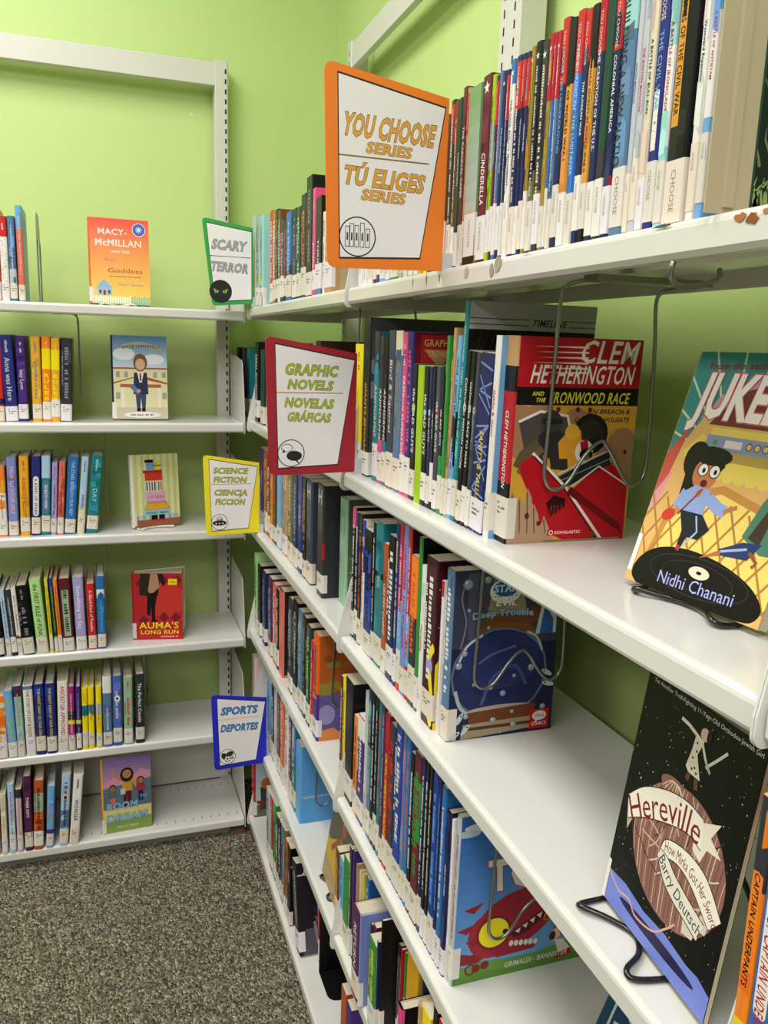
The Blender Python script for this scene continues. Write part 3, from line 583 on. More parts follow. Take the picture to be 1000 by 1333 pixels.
def make_unit(name, label, origin, rz, length, heights, slots, uprights, slit_base=False, nscuff=False):
    t = thing(name, label, 'shelving', (origin[0], origin[1], 0), (0, 0, rz))
    for (ux, w_, cols) in uprights:
        m = MB(); d0 = .252
        m.prism([(ux-w_/2, d0+.003), (ux-w_/2+.003, d0), (ux+w_/2-.003, d0), (ux+w_/2, d0+.003), (ux+w_/2, d0+.045), (ux+w_/2-.004, d0+.045), (ux+w_/2-.004, d0+.012), (ux-w_/2+.004, d0+.012), (ux-w_/2+.004, d0+.045), (ux-w_/2, d0+.045)], .012, 2.175, 'z')
        u = m.build('upright', 'upright_enamel', t)
        s = MB()
        for cx in cols:
            z = 2.155
            while z > .05:
                s.quad((ux+cx-.0022, d0-.0004, z-.0125), (ux+cx+.0022, d0-.0004, z-.0125), (ux+cx+.0022, d0-.0004, z), (ux+cx-.0022, d0-.0004, z)); z -= .0254
        so = s.build('slot_row', 'slot_shadow_steel', u); so['kind'] = 'stuff'
        m = MB(); m.box(ux-.02, ux+.02, .006, .29, .0, .014); m.build('base_foot', 'rusty_foot', t)
    m = MB(); m.prism([(.256, 2.17), (.254, 2.168), (.254, 2.112), (.257, 2.11), (.268, 2.11), (.268, 2.113), (.259, 2.113), (.259, 2.167), (.268, 2.167), (.268, 2.17)], .02, length-.02, 'x'); m.build('top_rail', 'upright_enamel', t)
    for k, z in enumerate(heights):
        m = MB(); m.prism(LIP, .004, length-.004, 'x')
        m.prism([(.1, -.002), (.105, -.014), (.15, -.014), (.155, -.002)], .01, length-.01, 'x')
        sh = m.build('shelf', 'shelf_enamel', t, (0, 0, z))
        for x0 in (.0, length-.0025):
            m = MB(); m.prism(BRK, x0+.0003, x0+.0022, 'x'); m.build('shelf_bracket', 'shelf_enamel', sh)
        if slit_base and k == len(heights)-1:
            s = MB(); x = .03
            while x < length-.02:
                for y0 in (.028, .205):
                    s.quad((x-.0008, y0, .0003), (x+.0008, y0, .0003), (x+.0008, y0+.013, .0003), (x-.0008, y0+.013, .0003))
                x += .0254
            q = s.build('divider_slits', 'slot_shadow_steel', sh); q['kind'] = 'stuff'
    if slit_base:
        m = MB(); m.box(.02, length-.02, .246, .25, .06, heights[-2]-.03); bp_ = m.build('back_panel', 'upright_enamel', t)
        s = MB(); x = .03
        while x < length-.03:
            s.quad((x-.001, .2455, heights[-2]-.055), (x+.001, .2455, heights[-2]-.055), (x+.001, .2455, heights[-2]-.036), (x-.001, .2455, heights[-2]-.036)); x += .0254
        q = s.build('divider_slits', 'slot_shadow_steel', bp_); q['kind'] = 'stuff'
    m = MB(); m.box(.03, length-.03, .03, .034, .0, heights[-1]-.026); m.build('kick_plate', 'grey_steel', t)
    return t
make_unit('wall_shelving', 'cream steel shelving bay with six shelves against the back green wall', (-.008-BAY, .0), 0, BAY, ZL, None,
          [(.02, .036, (.0,)), (BAY-.022, .036, (.011,))], slit_base=True)
make_unit('wall_shelving', 'far cream steel shelving bay on right wall, nearest the room corner', (.0, -.012), -PI/2, BAY, ZR, None,
          [(.012, .034, (.0,)), (BAY-.018, .034, (0,))])
u2 = make_unit('wall_shelving', 'near cream steel shelving bay on right wall, holding the face-out record cover', (.0, -.012-BAY), -PI/2, BAY, ZR, None,
          [(.018, .034, (0,)), (BAY-.018, .034, (0,))])
make_unit('wall_shelving', 'cream steel shelving bay beside the viewer, barely seen at right edge', (.0, -.012-2*BAY), -PI/2, BAY, ZR, None,
          [(.018, .034, (0,)), (BAY-.018, .034, (0,))])
# paint chips and a rust patch on the front lip of the top shelf of the near bay
def blot(cx, cz, w, h, seed, n=14):
    rnd = random.Random(seed)
    return [(cx + w*math.cos(2*PI*k/n)*(.6+.6*rnd.random()), -.0006, cz + h*math.sin(2*PI*k/n)*(.6+.6*rnd.random())) for k in range(n)]
def tri_fan(m, pts, col):
    tr = tessellate_polygon([[Vector(q) for q in pts]]); m.add(pts, [tuple(x) for x in tr], col)
m = MB()
for (y, z, w, h, c, sd) in ((-1.775, -.006, .006, .003, '#b06a28', 1), (-1.785, -.008, .005, .004, '#8a4a1c', 2), (-1.797, -.005, .004, .002, '#b87838', 3), (-1.70, -.002, .012, .0012, '#55534c', 4),
                       (-1.448, -.008, .008, .009, '#a59a84', 5), (-1.435, -.012, .005, .007, '#9c917c', 6), (-1.374, -.01, .006, .008, '#b8ad98', 7), (-1.505, -.001, .01, .001, '#4a4842', 8), (-1.26, -.008, .0012, .008, '#5b584e', 9), (-1.3, -.008, .0012, .007, '#5b584e', 10), (-1.215, -.01, .001, .007, '#5b584e', 12)):
    m = MB(); tri_fan(m, [(p_[0], p_[1], p_[2]) for p_ in blot(-(y + .012 + BAY), z + ZR[0], w, h, sd)], c); m.build('paint_chip', 'matte_print', u2)

# screw hole in the back wall
m = MB(); m.prism(arc2(0, 0, .004, 0, 360, 12)[:-1], -.001, .0, 'y'); o = m.build('wall_anchor', 'matte_print', None, (-.105, W, 2.045)); o['label'] = 'small round screw anchor in the green wall under the top rail'; o['category'] = 'wall anchor'

# ------------------------------------------------------------------ lettering: glyph outlines from the built-in font
CHARS = ' ABCDEFGHIJKLMNOPQRSTUVWXYZabcdefghijklmnopqrstuvwxyz0123456789&!.,:;-\'\u00da\u00c1\u00d3'
GL = {}; ADV = {}
def load_glyphs():
    made = []
    def mk(body, off, res):
        cu = bpy.data.curves.new('glyph', 'FONT'); cu.body = body; cu.offset = off; cu.resolution_u = res; cu.dimensions = '2D'; cu.fill_mode = 'FRONT'
        ob = bpy.data.objects.new('glyph', cu); COL.objects.link(ob); return ob
    jobs = []
    for ch in CHARS:
        jobs.append((ch, 'w', mk('H' + ch + 'H', 0, 1)))
        if ch != ' ':
            jobs.append((ch, 'n', mk(ch, 0.0, 2))); jobs.append((ch, 'b', mk(ch, 0.015, 2))); jobs.append((ch, 'k', mk(ch, 0.034, 2))); jobs.append((ch, 'o', mk(ch, 0.058, 2)))
    base = mk('HH', 0, 1)
    dg = bpy.context.evaluated_depsgraph_get()
    def grab(ob):
        me = bpy.data.meshes.new_from_object(ob.evaluated_get(dg)); vs = [(v.co.x, v.co.y) for v in me.vertices]; fs = [tuple(p_.vertices) for p_ in me.polygons]
        bpy.data.meshes.remove(me); return vs, fs
    bw = max(q[0] for q in grab(base)[0])
    for ch, k, ob in jobs:
        vs, fs = grab(ob)
        if k == 'w': ADV[ch] = max(q[0] for q in vs) - bw
        else: GL[(ch, k)] = (vs, fs)
    for ob in [j[2] for j in jobs] + [base]:
        cu = ob.data; bpy.data.objects.remove(ob); bpy.data.curves.remove(cu)
load_glyphs()
def text_width(s, w='b'): return sum(ADV.get(ch, .5) for ch in s) + (.03 * len(s) if w != 'n' else 0)

# ------------------------------------------------------------------ Pen: flat print laid on a face; x is 0..1 of the width, y 0..1 of the height
class Pen:
    def __init__(s, mb, place, w, h): s.m = mb; s.pl = place; s.w = w; s.h = h; s.k = 1
    def put(s, vs, fs, col):
        # vs in metres on the face; everything is trimmed to the face
        w, h, e = s.w, s.h, s.k * 8e-6
        ins = [-1e-9 <= x <= w + 1e-9 and -1e-9 <= y <= h + 1e-9 for x, y in vs]
        if all(ins): s.m.add([s.pl(x, y, e) for x, y in vs], fs, col); return
        keep = [f for f in fs if all(ins[i] for i in f)]
        if keep:
            used = sorted({i for f in keep for i in f}); ix = {i: j for j, i in enumerate(used)}
            s.m.add([s.pl(vs[i][0], vs[i][1], e) for i in used], [tuple(ix[i] for i in f) for f in keep], col)
        for f in fs:
            if all(ins[i] for i in f): continue
            poly = [vs[i] for i in f]
            for ax, lim, sg in ((0, 0.0, 1), (0, w, -1), (1, 0.0, 1), (1, h, -1)):
                out = []
                for i in range(len(poly)):
                    p_, q = poly[i-1], poly[i]; dp = (p_[ax]-lim)*sg; dq = (q[ax]-lim)*sg
                    if (dp >= 0) != (dq >= 0):
                        t = dp/(dp-dq); out.append((p_[0]+(q[0]-p_[0])*t, p_[1]+(q[1]-p_[1])*t))
                    if dq >= 0: out.append(q)
                poly = out
                if len(poly) < 3: break
            if len(poly) >= 3: s.m.add([s.pl(x, y, e) for x, y in poly], [tuple(range(len(poly)))], col)
    def poly(s, pts, col):
        v = [Vector((q[0]*s.w, q[1]*s.h, 0)) for q in pts]; tr = tessellate_polygon([v])
        s.put([(q.x, q.y) for q in v], [tuple(x) for x in tr], col); s.k += 1
    def rect(s, x0, y0, x1, y1, col): s.put([(x0*s.w, y0*s.h), (x1*s.w, y0*s.h), (x1*s.w, y1*s.h), (x0*s.w, y1*s.h)], [(0, 1, 2, 3)], col); s.k += 1
    def grad(s, x0, y0, x1, y1, c0, c1, n=10):
        a, b_ = rgb(c0), rgb(c1)
        for i in range(n):
            t = (i+.5)/n; ya = y0+(y1-y0)*i/n; yb = y0+(y1-y0)*(i+1)/n
            key = '#g%s%s%d/%d' % (c0, c1, i, n); _cc[key] = tuple(a[j]*(1-t)+b_[j]*t for j in range(4))
            s.put([(x0*s.w, ya*s.h), (x1*s.w, ya*s.h), (x1*s.w, yb*s.h), (x0*s.w, yb*s.h)], [(0, 1, 2, 3)], key)
        s.k += 1
    def ell(s, cx, cy, rx, ry, col, n=18, rot=0):
        # radii in fractions of the WIDTH, so equal radii make a circle
        k = s.w / s.h; ps = []
        for i in range(n):
            a = 2*PI*i/n; x = rx*math.cos(a); y = ry*math.sin(a)
            ps.append((cx + x*math.cos(rot)-y*math.sin(rot), cy + (x*math.sin(rot)+y*math.cos(rot))*k))
        s.poly(ps, col)
    def ring(s, cx, cy, r, wd, col, n=28, ry=None):
        k = s.w / s.h; ry = ry or r; vs = []
        for i in range(n):
            a = 2*PI*i/n; c, q = math.cos(a), math.sin(a)
            vs.append(((cx+(r-wd)*c)*s.w, (cy+(ry-wd)*q*k)*s.h)); vs.append(((cx+r*c)*s.w, (cy+ry*q*k)*s.h))
        s.put(vs, [(2*i, 2*i+1, (2*i+3) % (2*n), (2*i+2) % (2*n)) for i in range(n)], col); s.k += 1
    def line(s, pts, wd, col, taper=False):
        # width in fractions of the WIDTH
        q = [Vector((a*s.w, b_*s.h, 0)) for a, b_ in pts]; L_ = []; R_ = []
        for i, p_ in enumerate(q):
            t = (q[min(i+1, len(q)-1)] - q[max(i-1, 0)]); t.normalize(); n = Vector((-t.y, t.x, 0))
            hw = wd*s.w/2*(1 if not taper else 1 - i/(len(q)-1+1e-6)*.9)
            L_.append(p_+n*hw); R_.append(p_-n*hw)
        n = len(q)
        s.put([(a.x, a.y) for a in L_+R_], [(i, i+1, n+i+1, n+i) for i in range(n-1)], col); s.k += 1
    def curve(s, pts, wd, col, n=6, taper=False):
        s.line([(a.x, a.y) for a in smooth_path([(x, y, 0) for x, y in pts], n)], wd, col, taper)
    def text(s, t, x, y, size, col, w='b', align='l', fit=None, shear=0.0, ang=0.0, outline=None, arc=None, sy=1.0):
        # size = cap height in fractions of the WIDTH; fit = total width in fractions of the width
        t = ''.join(ch for ch in t if ch in ADV)
        if not t: return
        sc = size * s.w / .729; tw = text_width(t, w) * sc; sx = sc
        if fit: sx = sc * (fit * s.w) / tw; tw = fit * s.w
        ox = {'l': 0, 'c': -tw/2, 'r': -tw}[align]
        ca, sa = math.cos(ang), math.sin(ang)
        for kk, colr in ((('o', outline),) if outline else ()) + (('k' if outline else w, col),):
            cx = 0; extra = .03 if w != 'n' else 0
            for ch in t:
                if ch != ' ':
                    vs, fs = GL[(ch, kk)]; out = []
                    for gx, gy in vs:
                        X = ox + (cx + gx) * sx + shear * gy * sc * sy; Y = gy * sc * sy
                        if arc: Y += arc * s.w * (1 - ((X - ox - tw/2) / (tw/2)) ** 2)
                        out.append((x*s.w + X*ca - Y*sa, y*s.h + X*sa + Y*ca))
                    s.put(out, fs, colr)
                cx += ADV[ch] + extra
            s.k += 1
    def text_path(s, t, pts, size, col, w='n', sy=1.0):
        # letters spread along a path given in face fractions; size = cap height as a fraction of the width
        P_ = [Vector((a.x*s.w, a.y*s.h, 0)) for a in smooth_path([(x, y, 0) for x, y in pts], 8)]
        D = [0]
        for i in range(1, len(P_)): D.append(D[-1] + (P_[i]-P_[i-1]).length)
        sc = size*s.w/.729; nat = sum(ADV.get(ch, .5) for ch in t)*sc; st = D[-1]/nat; cx = 0
        for ch in t:
            a = ADV.get(ch, .5)*sc*st; m_ = cx + a/2; j = 1
            while j < len(D)-1 and D[j] < m_: j += 1
            f = (m_-D[j-1])/max(D[j]-D[j-1], 1e-9); o_ = P_[j-1].lerp(P_[j], f); T = (P_[j]-P_[j-1]).normalized(); N = Vector((-T.y, T.x, 0))
            if ch != ' ' and (ch, w) in GL:
                vs, fs = GL[(ch, w)]; gw = ADV[ch]/2; k = sc*min(st, 1.25)
                s.put([tuple((o_ + T*((gx-gw)*k) + N*(gy*sc*sy - size*s.w*sy*.5))[:2]) for gx, gy in vs], fs, col)
            cx += a
        s.k += 1
    def scrib(s, x0, x1, y, size, col, seed=0):
        # tiny print too small to read: a run of letter-sized strokes
        rnd = random.Random(seed); x = x0; k = s.w / s.h
        while x < x1:
            wd = size * rnd.choice((.35, .5, .6)); hh = size * rnd.choice((.75, 1, 1)); xe = min(x+wd, x1)
            if rnd.random() < .84: s.put([(x*s.w, y*s.h), (xe*s.w, y*s.h), (xe*s.w, (y+hh*k)*s.h), (x*s.w, (y+hh*k)*s.h)], [(0, 1, 2, 3)], col)
            x += wd + size*.22
        s.k += 1

# ------------------------------------------------------------------ books
def spine_outline(t, rad):
    h = t/2
    return [(-h, rad), (-h+.3*rad, .3*rad), (-h+rad, 0), (h-rad, 0), (h-.3*rad, .3*rad), (h, rad)]
SPECK = random.Random(5)
def book_body(root, t, d, h, spine, cover, hard, fan=0.0):
    rad = min(.28*t, .0045 if hard else .0018); b = .0022 if hard else .0006
    b = min(b, t*.2)
    out = [(-t/2, d)] + spine_outline(t, rad) + [(t/2, d)]
    ri = max(rad-b, .0002)
    inn = [(-t/2+b, d), (-t/2+b, b+ri*.6), (t/2-b, b+ri*.6), (t/2-b, d)]
    out = [(x - fan*max(y, 0)/d if x < 0 else x, y) for x, y in out]; inn = [(x - fan*y/d if x < 0 else x, y) for x, y in inn]
    m = MB(); n = len(out)
    for i in range(n-1):
        a, c = out[i], out[i+1]
        col = spine if 1 <= i <= n-3 else cover
        m.quad((a[0], a[1], 0), (c[0], c[1], 0), (c[0], c[1], h), (a[0], a[1], h), col)
    for i in range(3):
        a, c = inn[i], inn[i+1]; m.quad((c[0], c[1], 0), (a[0], a[1], 0), (a[0], a[1], h), (c[0], c[1], h), 'cream')
    ring = out + inn[::-1]
    for z, flip in ((0, True), (h, False)):
        tr = tessellate_polygon([[Vector((q[0], q[1], 0)) for q in ring]])
        m.add([(q[0], q[1], z) for q in ring], [tuple(x) for x in tr], cover)
    for p0, p1 in ((out[0], inn[0]), (out[-1], inn[-1])): m.quad((p0[0], d, 0), (p1[0], d, 0), (p1[0], d, h), (p0[0], d, h), cover)
    m.build('cover', 'laminated_print', root)
    ins = .003 if hard else .0003
    p_ = MB(); ya, yb = b+ri*.6+.0003, d-ins; xa, xb = -t/2+b+.0001, t/2-b-.0001
    p_.prism([(xa - fan*ya/d, ya), (xb, ya), (xb, yb), (xa - fan*yb/d, yb)], ins, h-ins*.9, 'z'); p_.build('page_block', 'page_paper', root)
    return rad
def spine_strip(m, t, rad, z0, z1, col, out=.00012, wrap=.0):
    o = spine_outline(t, rad)
    pts = [(-t/2, rad+wrap*.3)] + o + [(t/2, rad+wrap)] if wrap else o
    q = []
    for i, (x, y) in enumerate(pts):
        q.append((x + (out if x > 0 else -out), y - (out if abs(x) < t/2-1e-6 else 0)))
    for i in range(len(q)-1):
        m.quad((q[i][0], q[i][1], z0), (q[i+1][0], q[i+1][1], z0), (q[i+1][0], q[i+1][1], z1), (q[i][0], q[i][1], z1), col)
def lum(c): a = rgb(c); return .3*a[0]+.6*a[1]+.1*a[2]
def build_book(root, t, d, h, col, title='', tcol='white', o={}, seed=0):
    hard = o.get('hc', 0)
    cover = o.get('cov', col)
    rad = book_body(root, t, d, h, col, cover, hard, o.get('fan', 0.0))
    flat = t - 2*rad
    pm = MB(); has = False
    for (a, b_, c) in o.get('b', []):
        if b_ > a: spine_strip(pm, t, rad, h*a, h*b_, c); has = True
    def place(x, y, e): return (x - t/2, -.00016 - e, y)
    pen = Pen(pm, place, t, h)
    k = t / h
    if not o.get('plain') and t > .006 and title != '' and 'pl' not in o and 'dots' not in o:
        base = rgb(col); r2 = random.Random(seed*3+1)
        for i in range(r2.choice((2, 4, 6))):
            f = r2.choice((.55, .7, 1.25, 1.5)) if lum(col) < .35 else r2.choice((.8, .88, 1.08)); key = '#m%d_%d' % (seed, i); tint = [r2.uniform(.8, 1.25) for _ in range(3)]
            _cc[key] = tuple(min(base[q]*f*tint[q] + (.01 if f > 1 else 0), .8) for q in range(3)) + (1,)
            y0 = r2.uniform(.2, .85); hh = r2.uniform(.03, .16); x0 = r2.choice((.12, .12, .5)); x1 = r2.choice((.5, .88, .88))
            pen.poly([(x0, y0), (x1, y0+r2.uniform(-.03, .03)), (x1, y0+hh), ((x0+x1)/2, y0+hh*r2.uniform(.7, 1.4)), (x0, y0+hh*r2.uniform(.7, 1.1))], key)
        has = True
    if 'pl' in o:
        a, b_, c = o['pl']; pen.rect(.18, a, .82, b_, c); pen.ell(.5, a, .32, .32, c, 14); pen.ell(.5, b_, .32, .32, c, 14); has = True
    if 'pn' in o:
        a, b_, c = o['pn']; pen.rect(.2, a-.006, .8, b_+.006, 'tan'); pen.rect(.25, a, .75, b_, c); has = True
    rnd = random.Random(seed)
    if 'dots' in o:
        for i in range(34):
            pen.ell(.12+.76*rnd.random(), .1+.64*rnd.random(), .05, .05, o['dots'] if i % 3 else 'maroon', 6); pen.k = 2
        pen.rect(.25, .3, .75, .52, 'white'); pen.scrib(.4, .6, .4, .12, 'charcoal', 3); has = True
    if o.get('star'):
        pen.poly([(.5 + .34*(1 if i % 2 == 0 else .42)*math.sin(PI*i/5), .935 + .34*k*(1 if i % 2 == 0 else .42)*math.cos(PI*i/5)) for i in range(10)], 'white'); has = True
    if 'strip' in o:
        a, b_, c, d_, c_ = o['strip']; pen.rect(a, c, b_, d_, c_); has = True
    if o.get('fig'):
        fx = o['fig'] if o['fig'] < 1 else .5; k2 = .6 if fx < .5 else 1
        pen.ell(fx, .885, .13*k2, .13*k2, 'black', 10); pen.poly([(fx-.2*k2, .875), (fx+.2*k2, .875), (fx+.16*k2, .8), (fx+.12*k2, .74), (fx-.12*k2, .74), (fx-.16*k2, .8)], 'black'); has = True
    if o.get('dot'):
        pen.ell(.5, .68, .34, .42, o['dot'], 12); pen.ell(.5, .68, .16, .2, 'charcoal', 10); has = True
    if o.get('tree'):
        for x0, x1, y1, wd in ((.7, .4, .98, .12), (.7, .95, .9, .1), (.62, .2, .8, .08), (.6, .15, .95, .06), (.66, .9, .99, .06), (.75, .3, .7, .06)):
            pen.curve([(.75, .3), (x0, .55), ((x0+x1)/2, (y1+.55)/2+.03), (x1, y1)], wd, 'charcoal', 4, True)
        pen.rect(.0, .0, 1, .12, 'charcoal'); pen.rect(0, .25, .5, .36, 'mustardyellow'); pen.ell(.6, .13, .35, .5, 'charcoal', 12); has = True
    if o.get('meadow'):
        pen.grad(0, .15, 1, 1, 'silver', 'meadow', 8); pen.ell(.5, .24, .3, .5, 'gold', 10); pen.ell(.4, .2, .2, .3, 'orange', 8); pen.rect(0, .0, 1, .17, 'black'); has = True
    if o.get('lines'):
        for i in range(16):
            y = .05 + .9*rnd.random(); pen.line([(0.03, y), (.97, y + rnd.uniform(-.18, .18))], .07, o['lines'])
            pen.k = 3
        pen.k = 5; has = True
    if o.get('tent'):
        pen.curve([(.95, .5), (.6, .42), (.7, .3), (.85, .2), (.6, .1), (.95, .02)], .3, 'yellow'); pen.ell(.6, .37, .28, .28, 'lilac'); has = True
    lw = o.get('lw', .006)
    # title runs down the spine: text advance goes to -z, letter tops to +x
    ta = o.get('ta', (.06, .76))
    if o.get('au'): ta = (max(ta[0], .26), ta[1])
    def down(x, y, e): return (y - t/2, -.0002 - e - pen.k*8e-6, h - x)
    tp = Pen(pm, down, h, t)
    if title == '~' or '~' in title and len(title) < 3:
        L0, L1 = h*ta[0], h*ta[1]; sz = min(flat*.5, .011)
        tp.scrib(ta[0]+.05, ta[1]-.04, .5-.5*sz/t, sz/h, tcol, seed); has = True
        if flat > .014: tp.scrib(ta[0]+.1, ta[1]-.2, .5-.5*sz/t-.28, sz*.45/h, tcol, seed+1)
    elif o.get('stack'):
        n_ = len(title); zt = 1-ta[0]; st = (ta[1]-ta[0])/n_
        for q, ch in enumerate(title): pen.text(ch, .5, zt - st*(q+.85), st*h*.68/t, tcol, 'k', 'c', fit=.62)
        has = True
    elif title:
        tt = title.replace('~', '').strip()
        if len(tt) == 1:
            sz = min(flat*.9, .03); pen.text(tt, .5, 1-ta[0]-.12, sz/t, tcol, 'b', 'c')
        else:
            L_ = h*(ta[1]-ta[0]); w0 = text_width(tt)/.729
            sz = min(flat*(o.get('ts') or .62), L_/w0*(1.35 if o.get('tb') else 1.15), .0135 if hard else (.0105 if o.get('tb') else .0085)); fit = min(w0*sz*1.12, L_)
            mid = (ta[0]+ta[1])/2
            tp.text(tt, mid, .5 - .5*sz/t + o.get('tx', 0), sz/h, tcol, 'b', 'c', fit=fit/h, shear=.15 if o.get('tb') else 0)
        has = True
    if o.get('lab') == 'C' and any(c_ in ('red', 'crimson') and b_ > .9 for a_, b_, c_ in o.get('b', [])):
        sz = min(flat*.6, .006); tp.text('YOU CHOOSE', .14, .5-.5*sz/t, sz/h, '#f0d8d0', 'n', 'c', fit=.18); has = True
    if o.get('au'):
        sz = min(flat*.32, .006); tp.scrib(.06, .2, .5-.5*sz/t, sz/h, tcol, seed+9)
    if has: pm.build('spine_print', 'laminated_print', root)
    if o.get('lab', 1) is not None and o.get('lab', 1) != 0:
        lm = MB(); z0 = rnd.choice((.001, .003, .005, .009)) + .003*rnd.random(); z1 = z0 + rnd.choice((.036, .042, .044))
        lm_col = rnd.choice(('#dcd6ca', '#e4dfd6', '#e0d4c4', '#d8d2c6', '#e2dce0'))
        if not hard and rnd.random() < .25: z1 += .008
        lo = .0007 if o.get('art') else .0003
        spine_strip(lm, t, rad, z0, z1, lm_col, out=lo, wrap=lw)
        lp = Pen(lm, lambda x, y, e: (x - t/2, -lo - .0001 - e, y), t, h)
        if o.get('lab') == 'C':
            ld = Pen(lm, lambda x, y, e: (y - t/2, -lo - .0001 - e, h - x), h, t); sz = min(flat*.5, .0052)
            ld.text('CHOOSE', 1-(z1-.006)/h, .5-.5*sz/t, sz/h, '#8a8680', 'n')
        elif t > .011:
            for i, (wd) in enumerate((.12, .6, .38)): lp.scrib(.22, .22+wd, (z1-.009-i*.005)/h, min(.0026/t, .2), '#4a4844', seed+i)
        else:
            lp.scrib(.3, .75, (z1-.01)/h, .18, '#5a5852', seed)
        lm.build('spine_label', 'matte_print', root)
    if o.get('art'):
        am = MB(); A = Pen(am, lambda x, y, e: (t/2 + .00015 + e, rad + x, y), d-rad, h)
        ART[o['art']](A)
        am.build('cover_print', 'laminated_print', root)
        if lw > .01:
            pass
    return root

# ------------------------------------------------------------------ cover pictures
ART = {}
def art(f): ART[f.__name__] = f; return f
def person_fig(A, x, y, s, skin, hair, top, bottom, lean=0.0, arms='down', longhair=False):
    # small generic printed figure, s = height as fraction of the height, feet at y
    k = A.w/A.h; hr = s*.11/k
    A.poly([(x-hr*.9, y+s*.45), (x-hr*.75, y), (x-hr*.15, y), (x, y+s*.35), (x+hr*.15, y), (x+hr*.75, y), (x+hr*.9, y+s*.45)], bottom)
    A.poly([(x-hr*1.1, y+s*.42), (x+hr*1.1, y+s*.42), (x+hr*.95+lean, y+s*.78), (x-hr*.95+lean, y+s*.78)], top)
    if arms == 'up': A.line([(x-hr+lean, y+s*.72), (x-hr*2.6+lean, y+s*.86), (x-hr*3+lean, y+s*1.02)], hr*.6, skin); A.line([(x+hr+lean, y+s*.72), (x+hr*2+lean, y+s*.5)], hr*.6, top)
    else: A.line([(x-hr+lean, y+s*.74), (x-hr*1.7, y+s*.45)], hr*.55, top); A.line([(x+hr+lean, y+s*.74), (x+hr*1.7, y+s*.45)], hr*.55, top)
    if longhair: A.ell(x+lean, y+s*.84, hr*1.4, hr*1.7, hair)
    else: A.ell(x+lean, y+s*.9, hr*1.2, hr*1.2, hair)
    A.ell(x+lean, y+s*.86, hr*.9, hr*1.0, skin)
    A.ell(x+lean-hr*.35, y+s*.87, hr*.13, hr*.17, 'black', 8); A.ell(x+lean+hr*.35, y+s*.87, hr*.13, hr*.17, 'black', 8)
    A.line([(x+lean-hr*.25, y+s*.81), (x+lean+hr*.25, y+s*.81)], hr*.12, 'maroon')
@art
def rain(A):
    A.grad(0, 0, 1, 1, '#f0d060', '#e8504a', 24)
    A.rect(0, 0, 1, .03, 'sage')
    for i in range(24): A.rect(.02+i*.041, .01, .045+i*.041, .085 + .012*(i % 2), '#e8ece0' if i < 16 else '#78b8a8'); A.k = 6
    A.rect(.1, .1, .34, .19, '#98b8c8'); A.poly([(.08, .19), (.36, .19), (.22, .29)], '#8ab0d0'); A.rect(.2, .1, .24, .16, 'crimson')
    for x in (.13, .28): A.rect(x, .12, x+.04, .16, 'slate')
    A.ell(.83, .885, .115, .115, 'white'); A.ell(.83, .885, .105, .105, '#3a64c0')
    for i in range(8): A.line([(.83, .885), (.83+.06*math.cos(i*PI/4), .885+.06*math.sin(i*PI/4)*A.w/A.h)], .012, 'white')
    A.text('MACY-', .13, .81, .11, 'white', 'b', fit=.5); A.text('McMILLAN', .08, .68, .12, 'white', 'b', fit=.8); A.text('AND THE', .35, .6, .05, 'white', 'b', fit=.32)
    A.text('Rain', .24, .5, .06, '#c08090', 'n', fit=.2); A.text('Goddess', .28, .37, .08, '#a04830', 'n', fit=.6)
    A.scrib(.3, .85, .32, .016, '#a05040', 4); A.text('Shari Green', .45, .22, .045, '#5aa0a0', 'n', fit=.45)
@art
def school(A):
    A.grad(0, .6, 1, 1, '#c8dcea', '#4a84b4', 12); A.ell(.75, .72, .2, .1, '#e8eef0'); A.ell(.2, .78, .2, .12, '#e4ecf0')
    A.rect(0, .12, 1, .62, '#dcd8ac'); A.rect(0, 0, 1, .14, '#cdbfae'); A.rect(0, .6, 1, .62, 'rust')
    A.poly([(0, .42), (.4, .5), (1, .42), (1, .44), (.5, .53), (0, .44)], 'rust'); A.rect(.12, .38, .88, .42, '#b0603c')
    for x in (.05, .2, .74, .9): A.rect(x, .5, x+.07, .57, '#9aa48c'); 
    for x in (.04, .9): A.rect(x, .24, x+.08, .32, '#9aa48c')
    for x in (.14, .82): A.rect(x, .14, x+.05, .38, '#e8e4cc')
    A.poly([(.16, .84), (.5, .88), (.9, .82), (.88, .88), (.5, .93), (.18, .9)], '#b8bca0')
    A.text('KATIE UNPERFECT', .53, .845, .05, '#30343c', 'b', 'c', fit=.7, arc=.03)
    A.poly([(.36, .3), (.64, .3), (.62, .56), (.38, .56)], '#2a3450'); A.poly([(.44, .56), (.56, .56), (.52, .44), (.48, .44)], 'white'); A.line([(.5, .55), (.5, .46)], .03, 'maroon')
    A.ell(.5, .68, .13, .17, '#7c5a40'); A.ell(.5, .66, .09, .11, '#dcb090'); A.poly([(.4, .3), (.6, .3), (.58, .12), (.52, .12), (.5, .26), (.48, .12), (.42, .12)], '#3c4864')
    A.poly([(.3, .38), (.44, .29), (.5, .33), (.36, .42)], '#5078a8'); A.ell(.46, .34, .04, .035, '#c89070')
    A.rect(.42, .09, .49, .13, 'black'); A.rect(.51, .09, .58, .13, 'black')
    A.ell(.52, .05, .34, .06, '#e8e4dc'); A.scrib(.3, .74, .04, .03, 'charcoal', 2)
